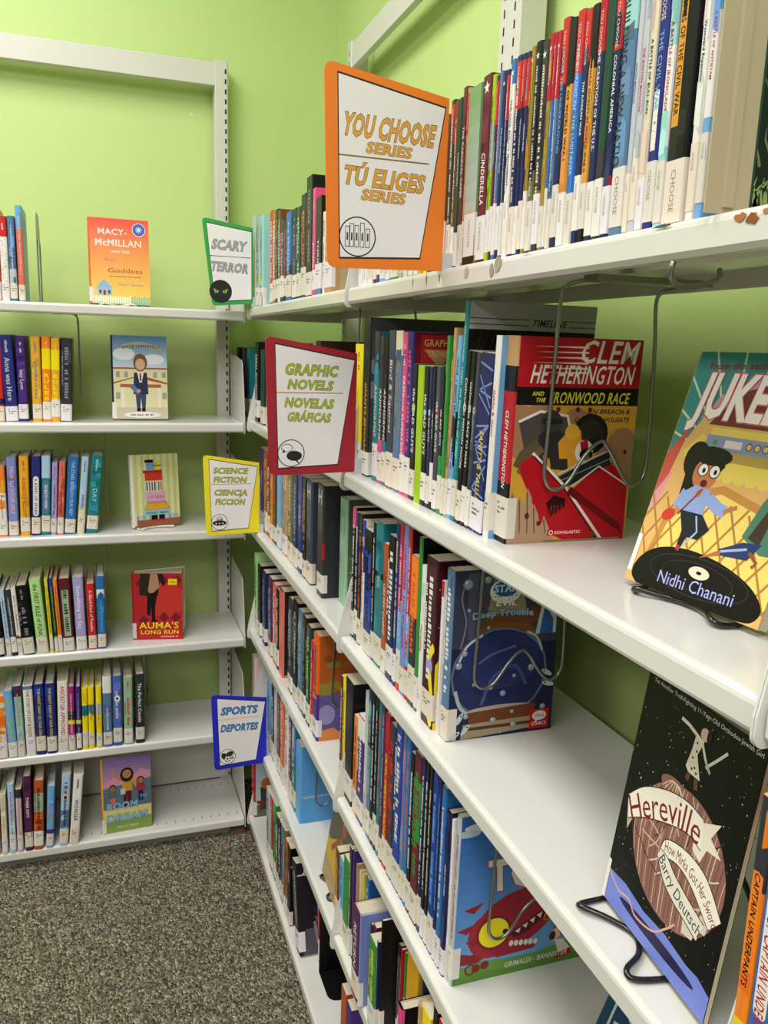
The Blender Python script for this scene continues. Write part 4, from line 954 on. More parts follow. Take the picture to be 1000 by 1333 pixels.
@art
def gifts(A):
    A.rect(0, 0, 1, 1, '#dfe09c')
    for i in range(7): A.rect(.04+i*.14, .1, .1+i*.14, 1, '#c3cc90'); A.k = 2
    A.rect(0, 0, 1, .16, '#b8c0c4'); A.rect(0, 0, 1, .1, '#946040')
    A.rect(.3, .79, .48, .89, '#6ea4d0'); A.rect(.27, .89, .46, .93, 'black'); A.rect(.5, .79, .58, .91, 'yellow'); A.rect(.46, .84, .62, .855, 'maroon')
    A.rect(.26, .64, .64, .77, '#d03c34'); A.rect(.22, .745, .64, .785, '#b82c28')
    for i, c in enumerate(('silver', 'brown', 'white', 'teal', 'white', 'brown', 'white', 'navy', 'ltpink', 'white', 'teal', 'silver', 'salmon')): A.rect(.26+i*.028, .5, .286+i*.028, .62, c); A.k = 8
    A.rect(.25, .35, .7, .485, '#dca8c8'); A.text('13 Gifts', .48, .39, .075, '#b83048', 'n', 'c', fit=.38, shear=.2)
    A.poly([(.22, .22), (.8, .22), (.7, .35), (.28, .35)], 'tan'); A.poly([(.25, .24), (.77, .24), (.68, .32), (.3, .32)], 'gold')
    A.rect(.2, .16, .8, .23, '#8cc4d4'); A.text('WENDY MASS', .5, .175, .045, 'navy', 'b', 'c', fit=.5)
    A.rect(.37, .08, .5, .16, 'black'); A.rect(.53, .08, .66, .16, 'black'); A.rect(.36, .07, .68, .095, 'red')
    for i in range(40): A.ell(.012 + .03*(i % 3 == 0), .05+i*.0235, .009, .009, 'pink' if i % 2 else 'navy', 6); A.k = 16
@art
def run(A):
    A.rect(0, 0, 1, 1, '#b8282c'); A.ell(.65, .6, .4, .4, '#c83830')
    for x, y in ((.2, .3), (.62, .34), (.86, .34), (.15, .85), (.62, .9), (.9, .9)): A.poly([(x-.11, y), (x, y+.08), (x+.11, y), (x, y-.08)], '#7c2028')
    A.poly([(.15, 1), (.58, 1), (.5, .66), (.28, .66), (.12, .68)], '#2c2824'); A.poly([(.36, 1), (.5, 1), (.54, .8), (.36, .68), (.3, .74)], '#b48a68')
    A.poly([(.5, 1), (.6, 1), (.66, .86), (.62, .8), (.56, .88)], '#221c1c')
    A.poly([(.28, .7), (.5, .72), (.44, .5), (.44, .3), (.37, .3), (.36, .5), (.34, .36), (.27, .38)], '#17131a'); A.poly([(.36, .3), (.48, .3), (.48, .26), (.36, .27)], 'black')
    A.text("AUMA'S", .52, .17, .145, '#f0d830', 'b', 'c', fit=.82); A.text('LONG RUN', .53, .085, .09, '#f0d830', 'b', 'c', fit=.8)
    A.rect(.72, .83, .9, .92, '#f4d820'); A.text('NEW', .81, .86, .035, 'brown', 'b', 'c'); A.scrib(.55, .9, .035, .03, '#e0b0b0', 3)
@art
def dream(A):
    A.grad(0, .55, 1, 1, '#c89cb8', '#7c68a8', 10); A.rect(0, .3, 1, .68, '#5c7488')
    A.poly([(0, .68), (.3, .76), (.55, .7), (.8, .82), (1, .76), (1, .68), (0, .6)], '#d894a8')
    for i in range(8): A.line([(0, .34+i*.04), (1, .36+i*.04)], .008, '#4c6274'); A.k = 5
    A.rect(0, .16, 1, .32, '#e0cf80'); A.rect(0, 0, 1, .17, '#86a050')
    person_fig(A, .5, .32, .52, '#c08858', '#2c2018', '#d09838', 'maroon', arms='up', longhair=True)
    person_fig(A, .2, .34, .3, '#a87848', '#2a1c14', '#5c6c60', 'salmon'); person_fig(A, .78, .38, .32, '#b87c54', '#3c1c18', '#a03048', 'navy')
    A.rect(.36, .5, .46, .58, '#c8c8e0')
    A.text('ROOM', .06, .31, .16, '#88bcdc', 'b', fit=.66, outline='#2c4c74'); A.text('TO', .76, .42, .07, '#88bcdc', 'b', fit=.16, outline='#2c4c74')
    A.text('DREAM', .06, .15, .17, '#88bcdc', 'b', fit=.86, outline='#2c4c74'); A.text('KELLY YANG', .5, .055, .045, '#e4e0c0', 'b', 'c', fit=.45)
@art
def dark_tall(A): A.rect(0, 0, 1, 1, 'black'); A.text('DO C', .18, .88, .1, 'silver', 'n'); A.curve([(.1, .2), (.25, .1), (.1, .35), (.2, .45), (.08, .7)], .03, 'gold')
@art
def plants(A):
    A.rect(0, 0, 1, 1, '#1c261c'); rnd = random.Random(8)
    for i in range(110):
        x = rnd.random(); y = rnd.random()*.85; A.curve([(x, y), (x+rnd.uniform(-.05, .05), y+.05), (x+rnd.uniform(-.1, .1), y+.09)], .02, rnd.choice(('#3c5030', '#586c40', '#2c4030', '#707c50', '#90a070')), 2, True)
        A.k = 2 + i // 12
    for i in range(14): A.ell(.3+rnd.random()*.6, .3+rnd.random()*.5, .03, .05, rnd.choice(('#a8a890', '#885040', '#a03030', '#d0d0c0')), 8)
    for i in range(30):
        x = rnd.random(); A.curve([(x, 0), (x+rnd.uniform(-.04, .04), .08), (x+rnd.uniform(-.12, .12), .13)], .022, '#8ea060', 3, True); A.k = 30
@art
def clouds(A):
    A.grad(0, 0, 1, 1, '#3c4048', '#55565c', 8)
    for x, y, r in ((.1, .7, .12), (.25, .62, .16), (.1, .55, .14), (.4, .58, .1), (.2, .75, .1)): A.ell(x, y, r, r*.8, '#88889a')
    A.rect(0, 0, 1, .5, '#4a4e58'); A.ell(.42, .78, .09, .16, 'black'); A.ell(.42, .78, .07, .13, 'gold'); A.text('RAFAEL ROSADO', .2, .9, .05, 'black', 'n', fit=.6)
@art
def timeline(A):
    A.rect(0, 0, 1, 1, '#15100f'); A.rect(0, .88, 1, 1, '#a8aaa8'); A.rect(0, .9, 1, .904, 'charcoal'); A.rect(0, .925, 1, .929, 'charcoal'); A.rect(.46, .89, .78, .95, '#a8aaa8')
    A.text('TIMELINE', .62, .9, .05, 'black', 'b', 'c', fit=.28, shear=.2)
    for i in range(22): A.line([(i*.05, .6+.1*(i % 2)), (i*.05+.1, .87)], .006, '#3c3028')
    A.poly([(.45, .86), (.55, .82), (.6, .74), (.5, .78)], '#7c241c'); A.ell(.7, .7, .12, .1, '#274238'); A.poly([(.3, .6), (.6, .7), (.5, .5)], '#2f4c38')
@art
def ironwood(A):
    A.rect(0, 0, 1, 1, '#d09c38')
    for x, y, r in ((.05, .6, .12), (.2, .64, .1), (.5, .58, .13), (.62, .55, .1), (.9, .5, .11), (.82, .4, .15), (.1, .5, .14), (.98, .38, .12)): A.ell(x, y, r, r, '#a07858')
    A.rect(0, .75, 1, 1, '#ae1824'); A.rect(0, .68, 1, .765, 'black')
    for i, y in enumerate((.955, .93, .905, .88, .855, .835)): A.poly([(.1+.03*(i % 3), y), (.55, y+.006), (.55, y-.004)], '#e8d8d0')
    A.text('CLEM', .47, .885, .155, '#f0ece4', 'b', fit=.49, shear=.22, sy=1.05); A.text('HETHERINGTON', .09, .785, .115, '#f0ece4', 'b', fit=.85, shear=.2, sy=1.15)
    A.text('AND', .12, .725, .03, '#e8dc40', 'b', shear=.2); A.text('THE', .15, .695, .03, '#e8dc40', 'b', shear=.2); A.text('IRONWOOD RACE', .27, .69, .075, '#e8dc40', 'b', fit=.65, shear=.2, sy=1.1)
    A.text('JEN BREACH &', .94, .64, .035, 'black', 'b', 'r', fit=.36, shear=.2); A.text('DOUGLAS HOLGATE', .94, .6, .035, 'black', 'b', 'r', fit=.46, shear=.2)
    for i, (x, y) in enumerate(((.34, .66), (.7, .6), (.5, .66), (.93, .45), (.6, .66))): A.ell(x, y, .018, .02, 'maroon', 7)
    A.ell(.62, .54, .15, .15, '#1c1a1a'); A.ell(.62, .54, .11, .11, '#2c2a2a')
    A.poly([(.03, .6), (.2, .65), (.42, .62), (.46, .5), (.44, .36), (.1, .44)], '#4a4440'); A.line([(.03, .6), (.2, .65), (.42, .63), (.48, .5)], .02, '#e0dcd4')
    A.poly([(.18, .38), (.2, .54), (.3, .58), (.42, .54), (.46, .36)], '#2e2c2c'); A.ell(.29, .6, .085, .085, '#3a3c3c'); A.rect(.22, .59, .38, .615, '#232525'); A.ell(.27, .6, .02, .02, 'silver', 8)
    A.line([(.2, .5), (.08, .44), (.04, .38)], .07, '#5c5036'); A.line([(.24, .47), (.12, .41), (.06, .35)], .05, '#6b5c3c')
    A.poly([(.36, .5), (.44, .56), (.54, .56), (.56, .48), (.5, .42), (.38, .42)], '#d8982c'); A.ell(.47, .55, .06, .06, '#e0a83c'); A.poly([(.24, .44), (.3, .42), (.32, .36), (.27, .35)], '#d8982c')
    A.ell(.58, .455, .075, .085, 'white'); A.poly([(.54, .5), (.6, .52), (.62, .46), (.56, .45)], 'crimson'); A.ell(.6, .44, .055, .045, 'black'); A.ell(.6, .42, .035, .03, '#8c5a40'); A.poly([(.5, .38), (.56, .42), (.66, .39), (.64, .34), (.52, .33)], '#d8d4cc')
    A.poly([(.74, .45), (.8, .55), (.85, .42), (.9, .5), (.96, .34), (.74, .34)], '#a07858')
    A.poly([(.06, .4), (.16, .44), (.5, .26), (.78, .42), (.98, .3), (.99, .0), (.5, .0), (.3, .06), (.08, .34)], '#b01420')
    A.poly([(.38, .33), (.8, .46), (.84, .42), (.82, .39), (.46, .28)], '#26282a'); A.line([(.38, .345), (.8, .46), (.82, .4)], .012, '#c8c8c4'); A.line([(.4, .31), (.82, .42)], .008, '#8c8c88')
    A.line([(.16, .45), (.45, .28), (.8, .0)], .022, '#e4dcd4'); A.line([(.17, .435), (.45, .265), (.76, .0)], .01, 'black'); A.line([(.5, .28), (.72, .38), (.98, .28)], .012, '#e4dcd4')
    A.poly([(.5, .28), (.95, .08), (.97, .03), (.46, .25)], '#6c1018'); A.poly([(.3, .2), (.34, .13), (.46, .18), (.46, .22), (.36, .24)], '#2c0c10')
    for i in range(4): A.line([(.34+i*.028, .14), (.35+i*.028, .19)], .01, '#90181c')
    for px, hh in ((.0, .27), (.06, .24), (.12, .28), (.18, .2), (.27, .14)): A.poly([(px-.03, 0), (px+.02, hh), (px+.06, hh-.05), (px+.11, .0)], '#b08c70'); A.line([(px+.02, hh-.02), (px+.04, .05)], .01, '#6c4c38')
    A.ell(.15, .14, .02, .025, 'maroon', 7); A.ell(.25, .1, .018, .02, 'maroon', 7); A.rect(.7, .0, .73, .05, '#5c4428'); A.rect(.3, 0, .95, .012, '#8c7050')
    A.rect(.33, .035, .63, .065, '#c01828'); A.ring(.36, .05, .018, .006, 'white', 12); A.text('SCHOLASTIC', .39, .042, .022, 'white', 'b', fit=.22)
@art
def boldly(A):
    A.rect(0, 0, 1, 1, '#3c1420'); rnd = random.Random(3)
    for i in range(60): A.ell(rnd.random(), rnd.random(), .006, .006, '#d8b8b8', 5); A.k = 2
    A.text('Boldly Going Where No 11-Year-Old Orthodox', .1, .955, .026, '#d8d0c8', 'n', fit=.86)
    A.curve([(.0, .0), (.2, .1), (.0, .3), (.2, .5)], .1, 'yellow')
@art
def green_swirl(A):
    A.grad(0, 0, 1, 1, '#5c8060', '#4c5448', 10); rnd = random.Random(4)
    for i in range(16): A.curve([(rnd.random()*.8, rnd.random()*.5), (rnd.random(), .2+rnd.random()*.4), (rnd.random(), .4+rnd.random()*.4)], .03, rnd.choice(('#7ca868', '#8cb880', '#6c9868', '#a0b890')), 5, True)
    A.text('THE', .1, .86, .06, '#c8d0c8', 'n')
@art
def red_hair(A): A.rect(0, 0, 1, 1, '#25262e'); A.ell(.5, .55, .3, .3, 'crimson'); A.ell(.5, .48, .2, .24, '#b07850'); A.ell(.42, .5, .03, .03, 'black', 8); A.ell(.58, .5, .03, .03, 'black', 8); A.poly([(.2, 0), (.8, 0), (.65, .32), (.35, .32)], '#383a44'); A.ell(.5, .28, .12, .05, 'salmon'); A.rect(0, 0, 1, .03, 'salmon')
@art
def orange_purple(A):
    A.rect(0, .4, 1, 1, '#b8612c'); A.grad(0, 0, 1, .45, '#5a4c8c', '#6c60a0', 8); rnd = random.Random(6)
    for i in range(16): A.ell(rnd.random(), .45+rnd.random()*.5, .06+.06*rnd.random(), .05, rnd.choice(('#c8803c', '#a84c28', '#98903c', '#c07030')), 9)
    A.text('HG', .35, .76, .16, '#8c6c50', 'n'); A.poly([(.0, 0), (.0, .1), (.2, .12), (.32, .05), (.3, 0)], '#d88840'); A.ell(.1, .25, .12, .14, '#9c94c4')
    A.poly([(.62, .1), (.66, .3), (.78, .38), (.9, .3), (.92, .05)], '#b8a8c8'); A.ell(.78, .4, .07, .07, '#5c3c30'); A.poly([(.55, .0), (1, 0), (1, .1), (.7, .14)], '#3c3c70'); A.text('J.V', .7, .03, .06, 'white', 'b')
@art
def jar(A):
    A.rect(0, 0, 1, 1, '#1c2046'); A.rect(0, .55, 1, 1, '#3a3c50')
    for x in (.08, .2, .3): A.curve([(x, .55), (x+.04, .7), (x-.01, .85), (x+.06, .98)], .012, '#7c8498')
    A.poly([(.12, .98), (.22, .98), (.2, .58), (.14, .6)], '#50546a'); A.poly([(.22, .98), (.34, .98), (.3, .66), (.2, .64)], '#464a5c')
    A.poly([(.62, .74), (.98, .82), (1, .72), (.6, .64)], '#6c4024'); A.poly([(.78, .6), (.84, .82), (.98, .7), (.98, .6)], '#b8c4c8'); A.poly([(.82, .6), (.86, .78), (.95, .68), (.95, .6)], '#2c5c98')
    A.poly([(.36, .96), (.62, .96), (.7, .68), (.3, .68)], '#8c8468'); A.ell(.5, .68, .24, .09, '#6c4428'); A.ell(.5, .62, .28, .1, '#7c4c2a'); A.ell(.5, .585, .28, .09, '#5c3820')
    A.ell(.46, .38, .46, .42, '#5c6c80'); A.ell(.46, .38, .44, .4, '#232a58'); A.ell(.46, .46, .38, .26, '#2b3468')
    A.curve([(.06, .45), (.14, .56), (.28, .62)], .02, '#c8d4d8'); A.curve([(.86, .5), (.8, .58), (.7, .62)], .02, '#a8b8bc'); A.curve([(.05, .3), (.1, .2), (.2, .14)], .03, '#a8b8bc')
    A.ell(.5, .165, .33, .04, '#a8a090'); A.poly([(.17, .16), (.83, .18), (.82, .1), (.2, .08)], '#6c3c20'); A.poly([(.14, .09), (.88, .1), (.9, .03), (.12, .0), (.12, .02)], '#9c8c70'); A.rect(.17, .05, .86, .07, '#54341c')
    A.curve([(.3, .2), (.4, .36), (.6, .42), (.72, .3)], .03, '#4a5490'); A.curve([(.25, .45), (.38, .5), (.6, .54)], .02, '#5c68a0')
    for x, y, r in ((.12, .92, .05), (.3, .94, .035), (.14, .77, .02), (.12, .52, .028), (.07, .45, .035), (.16, .14, .025), (.62, .93, .03), (.76, .4, .035), (.42, .1, .03), (.62, .06, .03), (.5, .02, .014), (.9, .15, .03), (.6, .14, .02), (.33, .66, .02), (.45, .76, .018), (.38, .3, .022), (.6, .36, .02), (.22, .33, .02), (.5, .26, .03)):
        A.ell(x, y, r, r, '#5a6a7c', 14); A.ell(x, y, r*.8, r*.8, '#93a5b0', 14); A.ell(x-r*.3, y+r*.25, r*.25, r*.3, 'white', 8)
    for x, y, a in ((.1, .13, 1.1), (.16, .06, .9), (.92, .36, 2.6), (.94, .29, 2.9), (.06, .03, .6)):
        A.ell(x, y, .06, .022, '#b8ccc8', 12, a); A.ell(x+.03*math.cos(a), y+.03*math.sin(a)*.68, .009, .009, 'black', 7)
    A.ell(.47, .87, .15, .11, '#e0e4e4'); A.ell(.47, .885, .12, .07, '#285c8c'); A.text('THE', .47, .93, .03, 'white', 'b', 'c'); A.text('STAR', .47, .865, .065, '#b8e0f0', 'b', 'c', fit=.22, outline='navy'); A.text('vs the Forces of', .47, .835, .022, 'black', 'b', 'c', fit=.22)
    A.text('EVIL', .48, .785, .06, 'white', 'b', 'c', fit=.2, outline='black', shear=.15); A.text('Deep Trouble', .46, .715, .06, '#8cb4d0', 'b', 'c', fit=.58, outline='#1c2c50', arc=.02)
    A.rect(.78, .015, .97, .135, '#c0141c'); A.ell(.875, .095, .07, .045, 'white', 20); A.poly([(.84, .075), (.83, .05), (.87, .07)], 'white'); A.text('Disney', .875, .087, .032, 'black', 'n', 'c', fit=.1, shear=.3); A.text('COMICS', .875, .035, .032, 'white', 'b', 'c', fit=.15)
@art
def red_beast(A):
    A.grad(0, .1, 1, 1, '#68a4e0', '#2b62b4', 12); A.rect(0, 0, 1, .1, '#5c8c38'); A.poly([(0, .08), (.2, .12), (.5, .09), (.8, .13), (1, .12), (1, .05), (0, .05)], '#66963c')
    A.ell(.14, .93, .12, .03, '#d8e4ec'); A.ell(.05, .9, .08, .025, '#c0d0dc')
    A.text('TOTO', .22, .54, .2, 'white', 'b', fit=.7, outline='crimson', shear=-.12, ang=-.03, sy=1.1); A.text('TROUBLE', .3, .8, .12, 'white', 'b', fit=.6, outline='crimson')
    A.poly([(0, .12), (.0, .2), (.12, .17), (.22, .19), (.3, .17), (.16, .11)], '#8c2028')
    A.ell(.42, .34, .3, .2, '#a02430', 26, .35); A.ell(.26, .27, .17, .17, '#a02430', 22); A.poly([(.2, .22), (.3, .12), (.56, .13), (.6, .16), (.4, .2)], '#982230')
    for x, y in ((.12, .42), (.08, .3), (.14, .22)): A.poly([(x, y), (x-.07, y+.03), (x+.07, y+.06)], '#902028')
    A.poly([(.38, .25), (.68, .4), (.66, .34), (.5, .24), (.42, .22)], '#5c1420')
    for i in range(5): A.poly([(.42+i*.05, .262+i*.024), (.46+i*.05, .278+i*.024), (.45+i*.05, .245+i*.022)], 'white')
    for i in range(6): A.ell(.4+i*.035, .19-.004*i, .016, .022, 'white', 10)
    A.ell(.27, .28, .125, .125, '#7c1824'); A.ell(.27, .28, .105, .105, '#f4e41c', 24); A.ell(.35, .275, .02, .02, 'black', 8); A.ell(.6, .42, .012, .02, 'black', 8)
    A.ell(.16, .08, .03, .03, '#802028'); A.ell(.22, .09, .03, .03, '#802028'); A.ring(.12, .08, .04, .012, '#802028')
    A.ell(.78, .23, .08, .075, '#7c7028'); A.poly([(.68, .2), (.74, .24), (.76, .17), (.7, .14)], '#e8c8b0'); A.ell(.7, .18, .025, .035, 'maroon', 10); A.poly([(.72, .15), (.78, .15), (.84, .08), (.76, .05)], '#ece0d4'); A.poly([(.74, .06), (.84, .08), (.86, .04), (.72, .03)], 'crimson')
    A.text('A DINO', .63, .34, .05, '#e07830', 'b'); A.text('DUTY', .62, .29, .05, '#e07830', 'b'); A.text('GRIMALDI - BANNISTER', .36, .045, .04, 'white', 'b', fit=.46, shear=.2); A.rect(.88, .06, .97, .1, 'maroon')
@art
def city(A): A.rect(0, 0, 1, 1, '#e0c4bc'); A.poly([(0, 0), (1, 0), (1, .3), (.8, .5), (.7, .35), (.6, .5), (.5, .35), (.4, .48), (.2, .35), (0, .42)], '#4a4048'); A.line([(0, .5), (.6, .05)], .02, '#c8c0b8')
@art
def frog(A):
    A.rect(0, 0, 1, 1, '#5b9fdc'); A.rect(0, .62, 1, .625, '#4c88c0'); A.text('CH', .3, .72, .12, '#78b0e0', 'n')
    A.text('Cynthia Kadohata', .02, .33, .045, 'white', 'n', fit=.45); A.rect(.5, .335, .8, .34, 'white'); A.rect(.82, .33, .92, .35, 'black')
    A.poly([(.62, .85), (.72, .85), (.74, .5), (.58, .5)], '#26221f'); A.ell(.66, .44, .17, .15, '#2e2a28')
    for x in (.52, .8): A.ell(x, .43, .06, .1, '#2e2a28')
    for i in range(6): A.line([(.66, .39), (.54+.048*i, .32)], .016, '#a03c34', True)
@art
def children(A):
    A.grad(0, .35, 1, 1, '#b8ccd0', '#9cb8c0', 6); A.rect(0, 0, 1, .2, '#5c6850'); A.text('GO', .3, .82, .14, '#8c2c48', 'b', shear=.2); A.text('VIV', .3, .7, .14, '#8c2c48', 'b', shear=.2)
    A.poly([(.12, .12), (.42, .12), (.44, .5), (.1, .5)], '#2c4038'); A.ell(.24, .55, .13, .13, '#b46430'); A.poly([(.5, .12), (.86, .12), (.82, .5), (.54, .5)], '#24384c'); A.ell(.62, .57, .15, .15, '#1c1c24'); A.rect(.0, .22, 1, .27, '#7a2c30')
    for x in (.08, .36, .9): A.rect(x, .1, x+.06, .24, '#7a2c30')
    A.curve([(.36, .2), (.3, .36), (.44, .44)], .05, '#a8c8c8')
@art
def jake(A): A.rect(0, 0, 1, 1, '#101012'); A.text('JAKE', .2, .82, .14, 'white', 'b'); A.rect(0, .76, 1, .78, 'silver'); A.poly([(.1, .1), (.8, .2), (.7, .6), (.2, .7)], '#5c3430'); A.poly([(.1, .1), (.9, .05), (.5, .4)], '#2a3040')
@art
def jukebox(A):
    A.rect(0, 0, 1, 1, '#dcae6c'); A.poly([(0, .5), (0, 1), (1, 1), (1, .86), (.3, .8), (.12, .64)], '#3c8c8c')
    for i in range(10): a = -1.2 + i*.27; A.line([(.45, .55), (.45+1.0*math.sin(a)*-1, .55+.62*math.cos(a))], .014, '#c8dcb4')
    A.poly([(.0, .42), (.12, .64), (.26, .82), (.5, .9), (.8, .9), (1, .8), (1, .1), (.0, .1)], '#dcae6c'); A.poly([(.0, .56), (.12, .7), (.06, .44), (0, .36)], '#c85448'); A.poly([(.0, .38), (.09, .5), (.06, .36), (0, .28)], '#d898a0')
    A.poly([(.16, .72), (.3, .84), (.5, .9), (.8, .9), (1, .82), (1, .76), (.5, .83), (.26, .74)], '#c890a8'); A.poly([(.24, .7), (.4, .84), (.6, .88), (.85, .86), (1, .78), (1, .7)], '#6c3828')
    A.poly([(.12, .58), (.22, .66), (.28, .64), (.16, .52)], '#e4cc60'); A.rect(.28, .66, 1, .69, '#e4cc60'); A.rect(.26, .6, 1, .66, '#8c94b8'); A.rect(.25, .56, 1, .6, '#b89c50'); A.rect(.3, .5, 1, .56, '#e4cc60')
    A.ell(.33, .63, .018, .018, '#4c9858', 10); A.rect(.4, .615, .52, .645, '#e8d4d8')
    for i in range(3): A.ell(.57+i*.055, .63, .02, .02, '#dcb870', 12); A.ring(.57+i*.055, .63, .022, .005, 'charcoal', 14)
    A.rect(.74, .615, .9, .645, '#e8d4d8')
    for i in range(9): A.ell(.34+i*.08, .5, .04, .03, '#e4cc60', 12); A.k = 26
    A.poly([(.08, .05), (.14, .28), (.28, .42), (.5, .47), (.8, .42), (1, .3), (1, 0), (.1, 0)], '#c48a48'); A.poly([(.13, .05), (.18, .27), (.31, .39), (.5, .435), (.78, .39), (1, .25), (1, 0), (.1, 0)], '#ecd070')
    for i in range(-2, 10): A.line([(i*.12, .02), (i*.12+.35, .4)], .014, '#b07c3c'); A.line([(i*.12+.3, .02), (i*.12, .38)], .014, '#b07c3c'); A.k = 32
    A.k = 34
    A.poly([(.0, .0), (1, .0), (1, .05), (0, .05)], '#dcae6c')
    A.poly([(q.x, q.y) for q in smooth_path([(.1, .0, 0), (.04, .035, 0), (.07, .11, 0), (.2, .172, 0), (.42, .195, 0), (.66, .18, 0), (.87, .135, 0), (.98, .07, 0), (.95, .015, 0), (.85, .0, 0)], 5)], '#151214'); A.ring(.52, .1, .36, .006, '#343034', 36, .11); A.ring(.52, .1, .26, .005, '#343034', 30, .08); A.ell(.53, .12, .075, .035, '#dcd4bc'); A.ell(.53, .12, .02, .01, 'black', 10)
    A.text('Nidhi Chanani', .25, .035, .075, '#a8acec', 'n', fit=.56, ang=.02)
    # girl in blue top, running
    A.poly([(.2, .4), (.19, .54), (.22, .62), (.3, .6), (.42, .6), (.46, .54), (.42, .5), (.38, .42)], '#1c1a16'); A.ell(.24, .55, .09, .11, '#1c1a16'); A.ell(.34, .5, .09, .1, '#c07850'); A.ell(.35, .575, .14, .055, '#1c1a16')
    for x in (.315, .4): A.ell(x, .515, .034, .036, 'white', 14); A.ring(x, .515, .04, .006, 'black', 16); A.ell(x+.006, .513, .012, .016, 'black', 8)
    A.ell(.35, .462, .026, .022, '#5c1818', 10)
    A.poly([(.22, .41), (.3, .45), (.42, .44), (.42, .34), (.26, .33), (.2, .36)], '#90a4d8'); A.line([(.42, .41), (.5, .38), (.56, .37)], .07, '#90a4d8'); A.line([(.55, .37), (.63, .4)], .025, '#c07850'); A.line([(.24, .42), (.2, .36), (.3, .38)], .05, '#90a4d8'); A.ell(.34, .42, .02, .025, '#c07850', 9)
    A.line([(.36, .44), (.24, .32)], .012, '#903028'); A.ell(.17, .31, .05, .035, '#c83c30', 14, .5)
    A.poly([(.25, .34), (.42, .34), (.5, .29), (.44, .24), (.36, .24), (.34, .19), (.31, .19), (.31, .26)], '#20242c'); A.line([(.38, .33), (.42, .27), (.35, .2)], .012, '#a8b8d8'); A.line([(.33, .2), (.32, .18)], .03, '#a8384c')
    # girl in green coat at the right
    A.poly([(.72, .3), (.78, .44), (.86, .54), (1, .56), (1, .26), (.86, .25)], '#4c7c68'); A.poly([(.76, .3), (.84, .44), (.88, .44), (.84, .28)], '#40342c'); A.ell(.93, .58, .1, .13, '#181414'); A.poly([(.74, .28), (.86, .29), (.8, .22), (.62, .21), (.6, .23)], '#2c3a68'); A.line([(.78, .26), (.62, .225)], .014, '#a0b0dc'); A.line([(.62, .22), (.5, .18)], .03, '#b07048', True); A.line([(.8, .25), (.86, .22), (.84, .2)], .02, '#8c5438')
    A.text('From the author of', .1, .925, .04, '#a03030', 'b', fit=.56, ang=.04); A.text('JUKEBOX', .1, .73, .22, '#f4eee8', 'n', fit=.96, outline='#d06078', ang=.0, sy=1.2, shear=.12)
    A.rect(0, .04, .035, .2, '#e9e4da')
